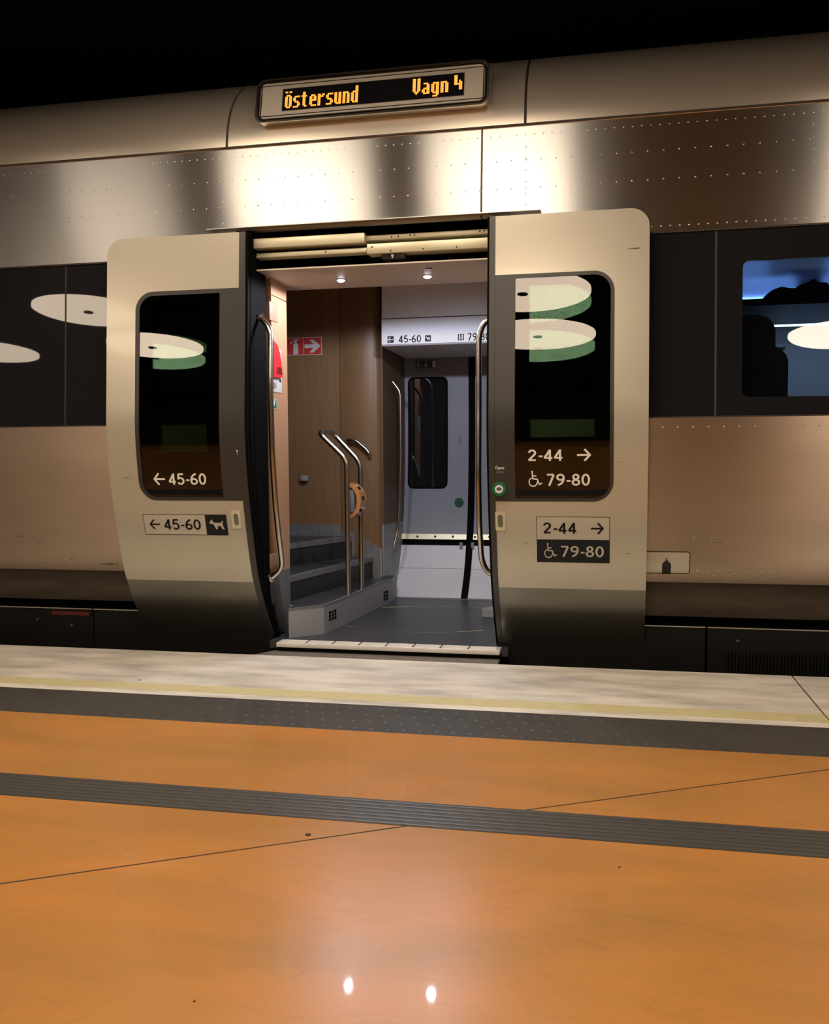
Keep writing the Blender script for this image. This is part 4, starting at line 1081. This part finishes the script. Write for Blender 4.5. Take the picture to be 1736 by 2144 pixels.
# far doors
fw = lambda px, py: onp(px, py, FARP)
xg = onp(988, 760, FARP).x
def far_leaf(x0, x1, label, win):
    t = thing('far_sliding_door', ((x0+x1)/2, 2.2, FZ), label, 'train door', 'closed far door leaves')
    zr0, zr1 = onp(920, 1129, FARP).z, onp(920, 1118, FARP).z
    if win:
        wx0_, wx1_ = onp(856, 900, FARP).x, onp(937, 900, FARP).x; wz0_, wz1_ = onp(895, 1022, FARP).z, onp(895, 790, FARP).z
        hole = rr(wx0_, wz0_, wx1_, wz1_, .045)
        plate('door_lining', [[(x0, zr1), (x1, zr1), (x1, 1.97), (x0, 1.97)], hole], FARP, 0, .03, M['greyblue'], t, .06)
        plate('window_seal', [rr(wx0_-.004, wz0_-.004, wx1_+.004, wz1_+.004, .048), rr(wx0_+.008, wz0_+.008, wx1_-.008, wz1_-.008, .04)], FARP, -.004, .01, M['rubber'], t, .1)
        plate('window_glass', [rr(wx0_+.001, wz0_+.001, wx1_-.001, wz1_-.001, .043)], FARP, .01, .006, M['blackgloss'], t, .06)
    else:
        plate('door_lining', [[(x0, zr1), (x1, zr1), (x1, 1.97), (x0, 1.97)]], FARP, 0, .03, M['greyblue'], t, .06)
    plate('kick_rail', [[(x0+.005, zr0), (x1-.005, zr0), (x1-.005, zr1), (x0+.005, zr1)]], FARP, -.012, .03, M['cream'], t, .05)
    for k in range(4):
        c = onp(838 + 37*k, 1123, FARP) if win else onp(995 + 30*k, 1124, FARP)
        if x0 < c.x < x1: cyl('rail_screw', (c.x, FARP(c.z)-.011, c.z), (0, -1, 0), .009, .008, M['seam'], t, 10)
    zg = onp(920, 1142, FARP).z
    plate('dark_groove', [[(x0, zg), (x1, zg), (x1, zr0), (x0, zr0)]], FARP, .012, .03, M['rubber'], t, .05)
    zq = onp(920, 1190, FARP).z
    plate('lower_lining', [[(x0, zq), (x1, zq), (x1, zg), (x0, zg)]], FARP, 0, .03, M['white'], t, .03)
    plate('toe_panel', [[(x0, FZ+.004), (x1, FZ+.004), (x1, zq-.002), (x0, zq-.002)]], FARP, -.002, .03, M['white'], t, .03)
    return t
fd = far_leaf(onp(826, 900, FARP).x-.05, xg-.022, 'closed far door leaf with a tall rounded dark window', True)
far_leaf(xg+.022, VR-.001, 'closed far door leaf without visible window, partly hidden by the right rail', False)
gk = plate('door_gasket', [[(xg-.026, FZ), (xg+.026, FZ), (xg+.026, 1.97), (xg-.026, 1.97)]], FARP, -.010, .03, M['rubber'], fd, .05)
c = onp(961, 1052, FARP)
b = cyl('open_button', (c.x, FARP(c.z), c.z), (0, -1, 0), .038, .02, M['green'], fd, 28, .032); b['label'] = 'round green door button'
cyl('button_face', (c.x, FARP(c.z)-.02, c.z), (0, -1, 0), .016, .003, M['greendark'], b, 18)
c = onp(964, 921, FARP); plate('grip_recess', [rr(c.x-.012, c.z-.035, c.x+.012, c.z+.035, .01)], FARP, -.002, .003, M['wallgrey'], fd, None)
for px in (966, 990):
    c = onp(px, 1141, FARP); box('latch', c.x-.012, c.x+.012, FARP(c.z)-.02, FARP(c.z)+.01, c.z-.035, c.z+.02, M['stepgrey'], fd, .002)
struct(box('trim_31', XRV-.03, VR, 2.05, 2.13, .0, FZ+.003, M['nosing']))
# exit sign on the far door header
c0 = at(870, 777, 2.54); c1 = at(914, 754, 2.54)
es = thing('exit_sign', ((c0.x+c1.x)/2, 2.54, c0.z), 'small dark green emergency exit sign above the far door window', 'sign')
box('sign_plate', c0.x, c1.x, 2.536, 2.545, c0.z, c1.z, M['wallgrey'], es)
fe = lambda x, z: Vector((x, 2.5345, z)); fe2 = lambda x, z: Vector((x, 2.533, z))
zi = c0.z + (c1.z-c0.z)*.28
decal('sign_field', [[(c0.x+.004, zi), (c1.x-.004, zi), (c1.x-.004, c1.z-.004), (c0.x+.004, c1.z-.004)]], fe, M['greendark'], es, None)
w_ = c1.x-c0.x
shapes('running_figure', [[circ(.55, .9, .09, 10)]] + stroke([(.5, .75), (.45, .42), (.2, .3)], .12) + stroke([(.45, .42), (.68, .25), (.6, 0)], .12) + stroke([(.15, .55), (.5, .72), (.85, .5)], .09), c0.x+w_*.06, c0.x+w_*.24, zi+.004, c1.z-.008, fe2, M['signwhite'], es)
shapes('arrow_symbol', stroke([(.5, 1), (.5, .05)], .14) + stroke([(.1, .42), (.5, .0), (.9, .42)], .14), c0.x+w_*.42, c0.x+w_*.58, zi+.006, c1.z-.009, fe2, M['signwhite'], es)
decal('door_symbol', [[(c0.x+w_*.82, zi+.003), (c0.x+w_*.96, zi+.003), (c0.x+w_*.96, c1.z-.007), (c0.x+w_*.82, c1.z-.007)]], fe2, M['signwhite'], es, None)

# fire extinguisher sign on the back wall
y_ = WY-.001
a = at(601, 745, WY); b = at(674, 704, WY)
fs_ = thing('fire_sign', ((a.x+b.x)/2, WY, a.z), 'red sign with white extinguisher and arrow on the wood wall', 'sign')
fx0_, fx1_ = a.x, b.x; fz0_ = at(640, 743.5, WY).z; fz1_ = at(640, 706.5, WY).z
box('sign_plate', fx0_, fx1_, WY-.004, WY, fz0_, fz1_, M['signwhite'], fs_)
f1 = lambda x, z: Vector((x, WY-.0048, z)); f2 = lambda x, z: Vector((x, WY-.0056, z))
xm_ = at(636.5, 725, WY).x
for xa, xb, sh, nm in ((fx0_+.003, xm_-.002, EXT, 'extinguisher_symbol'), (xm_+.002, fx1_-.004, BIGARROW, 'arrow_symbol')):
    d_ = decal('sign_field', [[(xa, fz0_+.004), (xb, fz0_+.004), (xb, fz1_-.004), (xa, fz1_-.004)]], f1, M['redsign'], fs_, None)
    shapes(nm, sh, xa, xb, fz0_+.006, fz1_-.007, f2, M['signwhite'], d_)
a = at(631, 1007, WY-.02); b = at(645, 995, WY-.02)
tag(box('door_stop', a.x, b.x, WY-.045, WY-.001, a.z, b.z, M['stepgrey'], None, .006), 'small grey block fixed low on the wood back wall', 'door stop')

# stair handrail with ticket reader
b1 = onz(729, 1245, Z1); b2 = onz(757, 1234, Z1)
hr = thing('stair_handrail', (b1.x, (b1.y+b2.y)/2, Z1), 'looped double post steel handrail standing at the foot of the stairs', 'handrail')
zt1 = at(729, 962, b1.y).z; ze = at(668, 906, b1.y)
zt2 = at(757, 968, b2.y).z; ze2 = at(697, 906, b2.y)
e1 = Vector((ze.x, b1.y, ze.z)); e2 = Vector((ze2.x, b2.y, ze2.z))
tube('loop_rail', [Vector((b1.x, b1.y, Z1+.001)), Vector((b1.x, b1.y, zt1)), e1, Vector((e1.x-.0, (b1.y+b2.y)/2, (e1.z+e2.z)/2+.01)), e2, Vector((b2.x, b2.y, zt2)), Vector((b2.x, b2.y, Z1+.001))], .0175, M['chrome'], hr, .055)
for q_ in (b1, b2): cyl('post_flange', (q_.x, q_.y, Z1+.001), (0, 0, 1), .024, .006, M['chrome'], hr, 20)
tk = thing('ticket_reader', (b2.x, b2.y-.06, at(750, 1045, b1.y).z), 'rounded orange wood toned reader unit clamped to the steel handrail posts', 'ticket reader')
zc_ = at(750, 1046, b2.y).z; R_ = (at(750, 1010, b2.y).z - at(750, 1083, b2.y).z)/2; xk_ = at(738, 1046, b2.y-.06).x; yk = (b1.y+b2.y)/2 - .02
bm = bmesh.new(); n = 22; hw = .075
ringO = []; ringI = []
for k in range(n+1):
    a = -PI/2 + PI*k/n; ringO.append((math.cos(a)*R_*.86, math.sin(a)*R_)); ringI.append((math.cos(a)*R_*.66-.004, math.sin(a)*R_*.9))
def pt(r_, y): return Vector((xk_ + r_[0], y, zc_ + r_[1]))
VA = [bm.verts.new(pt(r_, yk-hw)) for r_ in ringO]; VB = [bm.verts.new(pt(r_, yk+hw)) for r_ in ringO]
VC = [bm.verts.new(pt(r_, yk-hw)) for r_ in ringI]; VD = [bm.verts.new(pt(r_, yk+hw)) for r_ in ringI]
for i in range(n):
    bm.faces.new((VA[i], VA[i+1], VB[i+1], VB[i])); bm.faces.new((VC[i], VC[i+1], VD[i+1], VD[i])); bm.faces.new((VA[i], VA[i+1], VC[i+1], VC[i])); bm.faces.new((VB[i], VB[i+1], VD[i+1], VD[i]))
for q_ in (0, -1): bm.faces.new((VA[q_], VB[q_], VD[q_], VC[q_]))
M['readerwood'] = mat('varnished_orange_wood', (.50, .22, .075, 1), .22, noise=.2, nscale=9, coat=.5)
finish('shell', bm, M['readerwood'], tk, ang=50)
bm = bmesh.new(); bx(bm, xk_-.004, xk_+R_*.5, yk-hw+.008, yk+hw-.008, zc_-R_*.72, zc_+R_*.72, .02); finish('reader_core', bm, M['wallgrey'], tk)
for a in (-.55, .15, .75):
    c = Vector((xk_+math.cos(a)*R_*.86, yk-.02, zc_+math.sin(a)*R_)); cyl('reader_knob', c, Vector((math.cos(a), 0, math.sin(a))), .013, .008, M['black'], tk, 14)
for dz in (-.1, .1): cyl('clamp_bolt', Vector((xk_+.008, yk-hw+.008, zc_+dz*.6)), Vector((0, -1, 0)), .010, .006, M['alu'], tk, 12)
# short wall rail on the column
ya = WY-.07
pts = [at(775, 960, WY-.012), at(775, 953, ya), at(768, 942, ya), at(745, 922, ya), at(730, 921, ya), at(722, 927, WY-.012)]
t = thing('wall_handrail', tuple(pts[0]), 'short bent steel handrail on the curved wood column', 'grab rail', 'steel grab rails by the doors')
tube('rail', pts, .014, M['chrome'], t, .03)
# far door grab rail
ra = [(822, 799), (838, 820), (839, 950), (837, 1050), (833, 1110), (824, 1146)]
yy = [2.14, 2.14, 2.14, 2.13, 2.11, 2.08]
t = thing('grab_rail', tuple(at(824, 1146, 2.08)), 'slim bent grab rail on the dark panel by the far doors', 'grab rail', 'steel grab rails by the doors')
tube('rail', [at(x, y, q_) for (x, y), q_ in zip(ra, yy)], .012, M['chrome'], t, .04)
# foot cover at right behind the leaf
c = onz(1020, 1290, FZ)
tag(prism('corner_cover', [(c.x-.03, c.y-.05), (VR-.001, c.y-.12), (VR-.001, c.y+.15), (c.x+.02, c.y+.05)], FZ, FZ+.06, M['stepgrey'], None, .004), 'low grey corner cover on vestibule floor behind the right door leaf', 'cover')

# downlights
for (px, py, lb) in ((714, 586, 'small bright recessed ceiling spotlight, left of the two'), (895, 578, 'small bright recessed ceiling spotlight, right of the two')):
    c = onz(px, py, CZ)
    t = thing('downlight', (c.x, c.y, CZ), lb, 'ceiling light', 'spotlights in the vestibule ceiling')
    cyl('trim_ring', (c.x, c.y, CZ-.004), (0, 0, 1), .036, .0035, M['alu'], t, 28)
    cyl('lens', (c.x, c.y, CZ-.012), (0, 0, 1), .014, .008, M['downlight'], t, 20, .024)
    ld = bpy.data.lights.new('downlight_beam', 'SPOT'); ld.energy = DOWNLIGHT_W; ld.color = (.84, .87, 1.0); ld.spot_size = math.radians(178); ld.spot_blend = .15; ld.shadow_soft_size = .02
    lo = bpy.data.objects.new('beam', ld); COL.objects.link(lo); lo.location = (0, 0, -.03); lo.parent = t
t = thing('downlight', (-1.1, .66, 2.46), 'added unseen fill lamp in the raised ceiling behind, lighting the white overhead panel', 'ceiling light', 'added fill lamps in the raised ceiling')  # unseen lamp added to brighten the upper fascia of the overhead panel
cyl('trim_ring', (-1.1, .66, 2.455), (0, 0, 1), .036, .0035, M['alu'], t, 28)
ld = bpy.data.lights.new('downlight_beam', 'SPOT'); ld.energy = 6.5; ld.color = (.80, .85, 1.0); ld.spot_size = math.radians(170); ld.spot_blend = .3; ld.shadow_soft_size = .03
lo = bpy.data.objects.new('beam', ld); COL.objects.link(lo); lo.location = (0, 0, -.03); lo.parent = t
c = onz(898, 561, CZ); tag(box('ceiling_sensor', c.x-.02, c.x+.02, c.y-.006, c.y+.006, CZ-.004, CZ-.0005, M['seam']), 'tiny dark slot sensor in the vestibule ceiling above the right spotlight', 'sensor')

# ================================================================== LIT SALOON BEHIND THE RIGHT WINDOW
sx0, sx1 = wx0-.12, wx0+1.9
struct(box('wall_saloon', sx0-.03, sx0, .15, 2.6, .6, 2.5, M['seat']))
struct(box('wall_saloon_end', sx1, sx1+.03, .15, 2.6, .6, 2.5, M['saloonwall']))
struct(box('floor_saloon', sx0, sx1, .16, 2.6, .58, .6, M['vfloor']))
struct(box('wall_saloon_back', sx0, sx1, 2.45, 2.5, .6, 1.95, M['saloonwall']))
bm = bmesh.new(); cp = [(2.45, 1.95), (2.40, 2.1), (2.28, 2.25), (2.1, 2.36), (1.8, 2.42), (.13, 2.45)]
for (a, b) in zip(cp, cp[1:]):
    bm.faces.new([bm.verts.new(p) for p in ((sx0, a[0], a[1]), (sx1, a[0], a[1]), (sx1, b[0], b[1]), (sx0, b[0], b[1]))])
bmesh.ops.remove_doubles(bm, verts=bm.verts, dist=.001)
struct(finish('ceiling_saloon', bm, M['saloonwall'], ang=60))
ry = 2.0
struct(box('ceiling_saloon_blocker', sx0, sx1, .15, 2.6, 2.47, 2.5, M['rubber']))  # unseen cap added to stop saloon light leaking out above
rk = thing('luggage_rack', (wx0+.7, ry, at(1640, 628, ry).z), 'dark luggage rack with a bright blue edge light inside the carriage window', 'luggage rack')
zr = at(1640, 628, ry).z
box('rack_shelf', sx0+.01, sx1-.01, ry, 2.40, zr-.02, zr, M['wallgrey'], rk)
box('rack_rail', sx0+.01, sx1-.01, ry-.02, ry, zr-.035, zr+.012, M['seat'], rk)
za = at(1675, 681, ry-.0).z
box('rack_valance', sx0+.01, sx1-.01, ry+.12, ry+.15, za+.01, zr-.02, M['wallgrey'], rk)
a = at(1619, 682, ry-.01); b = at(1731, 677, ry-.01)
l_ = box('light_strip', a.x, b.x+.2, ry-.012, ry+.03, (a.z+b.z)/2-.006, (a.z+b.z)/2+.004, M['ledstrip'], rk)
# bags on the rack
def bag(pts, y0, y1, label):
    bm = flat_bm([pts]); r = bmesh.ops.extrude_face_region(bm, geom=bm.faces[:]); bk = {v for v in r['geom'] if isinstance(v, bmesh.types.BMVert)}
    for v in bm.verts: v.co.y = y1 if v in bk else y0
    bmesh.ops.bevel(bm, geom=[e for e in bm.edges if len(e.link_faces) == 2 and e.calc_face_angle(0) > 1.0], offset=.02, segments=2, affect='EDGES')
    return tag(finish('travel_bag', bm, M['bag'], ang=70), label, 'bag', 'bags on the luggage rack')
def b2(px, py): p = at(px, py, ry+.02); return (p.x, p.z)
bag([b2(1600, 627), b2(1606, 615), b2(1620, 605), b2(1638, 599), b2(1655, 602), b2(1668, 602), b2(1668, 627)], ry+.02, ry+.20, 'low rounded dark bag on the luggage rack')
bag([b2(1669, 627), b2(1669, 600), b2(1680, 594), b2(1695, 589), b2(1705, 582), b2(1716, 590), b2(1733, 590), b2(1742, 600), b2(1740, 627)], ry+.02, ry+.20, 'taller peaked dark bag on the luggage rack')
# seats
def seat(x, y, label, h):
    t = thing('passenger_seat', (x, y, .6), label, 'seat', 'seats inside the carriage window')
    bm = bmesh.new(); pts = rr(-.20, .4, .17, h-.45, .10); b2_ = flat_bm([pts]); r = bmesh.ops.extrude_face_region(b2_, geom=b2_.faces[:]); bk = {v for v in r['geom'] if isinstance(v, bmesh.types.BMVert)}
    for v in b2_.verts: v.co = Vector((x+v.co.x, y + (.09 if v in bk else -.03) , v.co.z+.3))
    bm.free(); finish('backrest', b2_, M['seat'], t)
    b3 = flat_bm([rr(x-.15, h-.30, x+.10, h+.02, .10)]); r = bmesh.ops.extrude_face_region(b3, geom=b3.faces[:]); bk = {v for v in r['geom'] if isinstance(v, bmesh.types.BMVert)}
    for v in b3.verts: v.co.y = y + (.10 if v in bk else -.06)
    bmesh.ops.bevel(b3, geom=[e for e in b3.edges if e.calc_face_angle(0) > 1.0], offset=.02, segments=2, affect='EDGES')
    finish('headrest', b3, M['seat'], t, ang=60)
    box('seat_cushion', x-.22, x+.22, y-.35, y+.1, .62, .74, M['seat'], t, .03); box('seat_base', x-.1, x+.1, y-.2, y+.05, .6, .62, M['black'], t)
c = at(1583, 700, .6); seat(c.x, .62, 'dark train seat nearest the left edge of the lit carriage window', at(1583, 668, .6).z)
# grey inner side shelf and lower wall
y_ = 1.6
a = at(1600, 729, y_); box_o = box('table_top', a.x, a.x+.13, y_, y_+.3, a.z-.01, a.z+.002, M['signwhite'])
tag(box_o, 'small pale ledge edge glinting beside the dark seat in the carriage window', 'table')
ld = bpy.data.lights.new('saloon_light', 'AREA'); ld.shape = 'RECTANGLE'; ld.size = 1.2; ld.size_y = .06; ld.energy = SALOON_W; ld.color = (.22, .42, 1.0)
lo = bpy.data.objects.new('saloon_light', ld); COL.objects.link(lo); lo.location = (wx0+.8, 2.30, zr+.03); lo.rotation_euler = (math.radians(172), 0, 0)
lo.parent = rk; lo.matrix_parent_inverse = Matrix.Translation(-rk.location)
ld = bpy.data.lights.new('saloon_light', 'AREA'); ld.shape = 'RECTANGLE'; ld.size = 1.2; ld.size_y = .06; ld.energy = SALOON_W*.085; ld.color = (.6, .75, 1.0)
lo = bpy.data.objects.new('saloon_light', ld); COL.objects.link(lo); lo.location = (wx0+.8, 1.9, za-.03); lo.rotation_euler = (math.radians(20), 0, 0)
lo.parent = rk; lo.matrix_parent_inverse = Matrix.Translation(-rk.location)
# pale strip lamps glimpsed in the dark band next to the right leaf
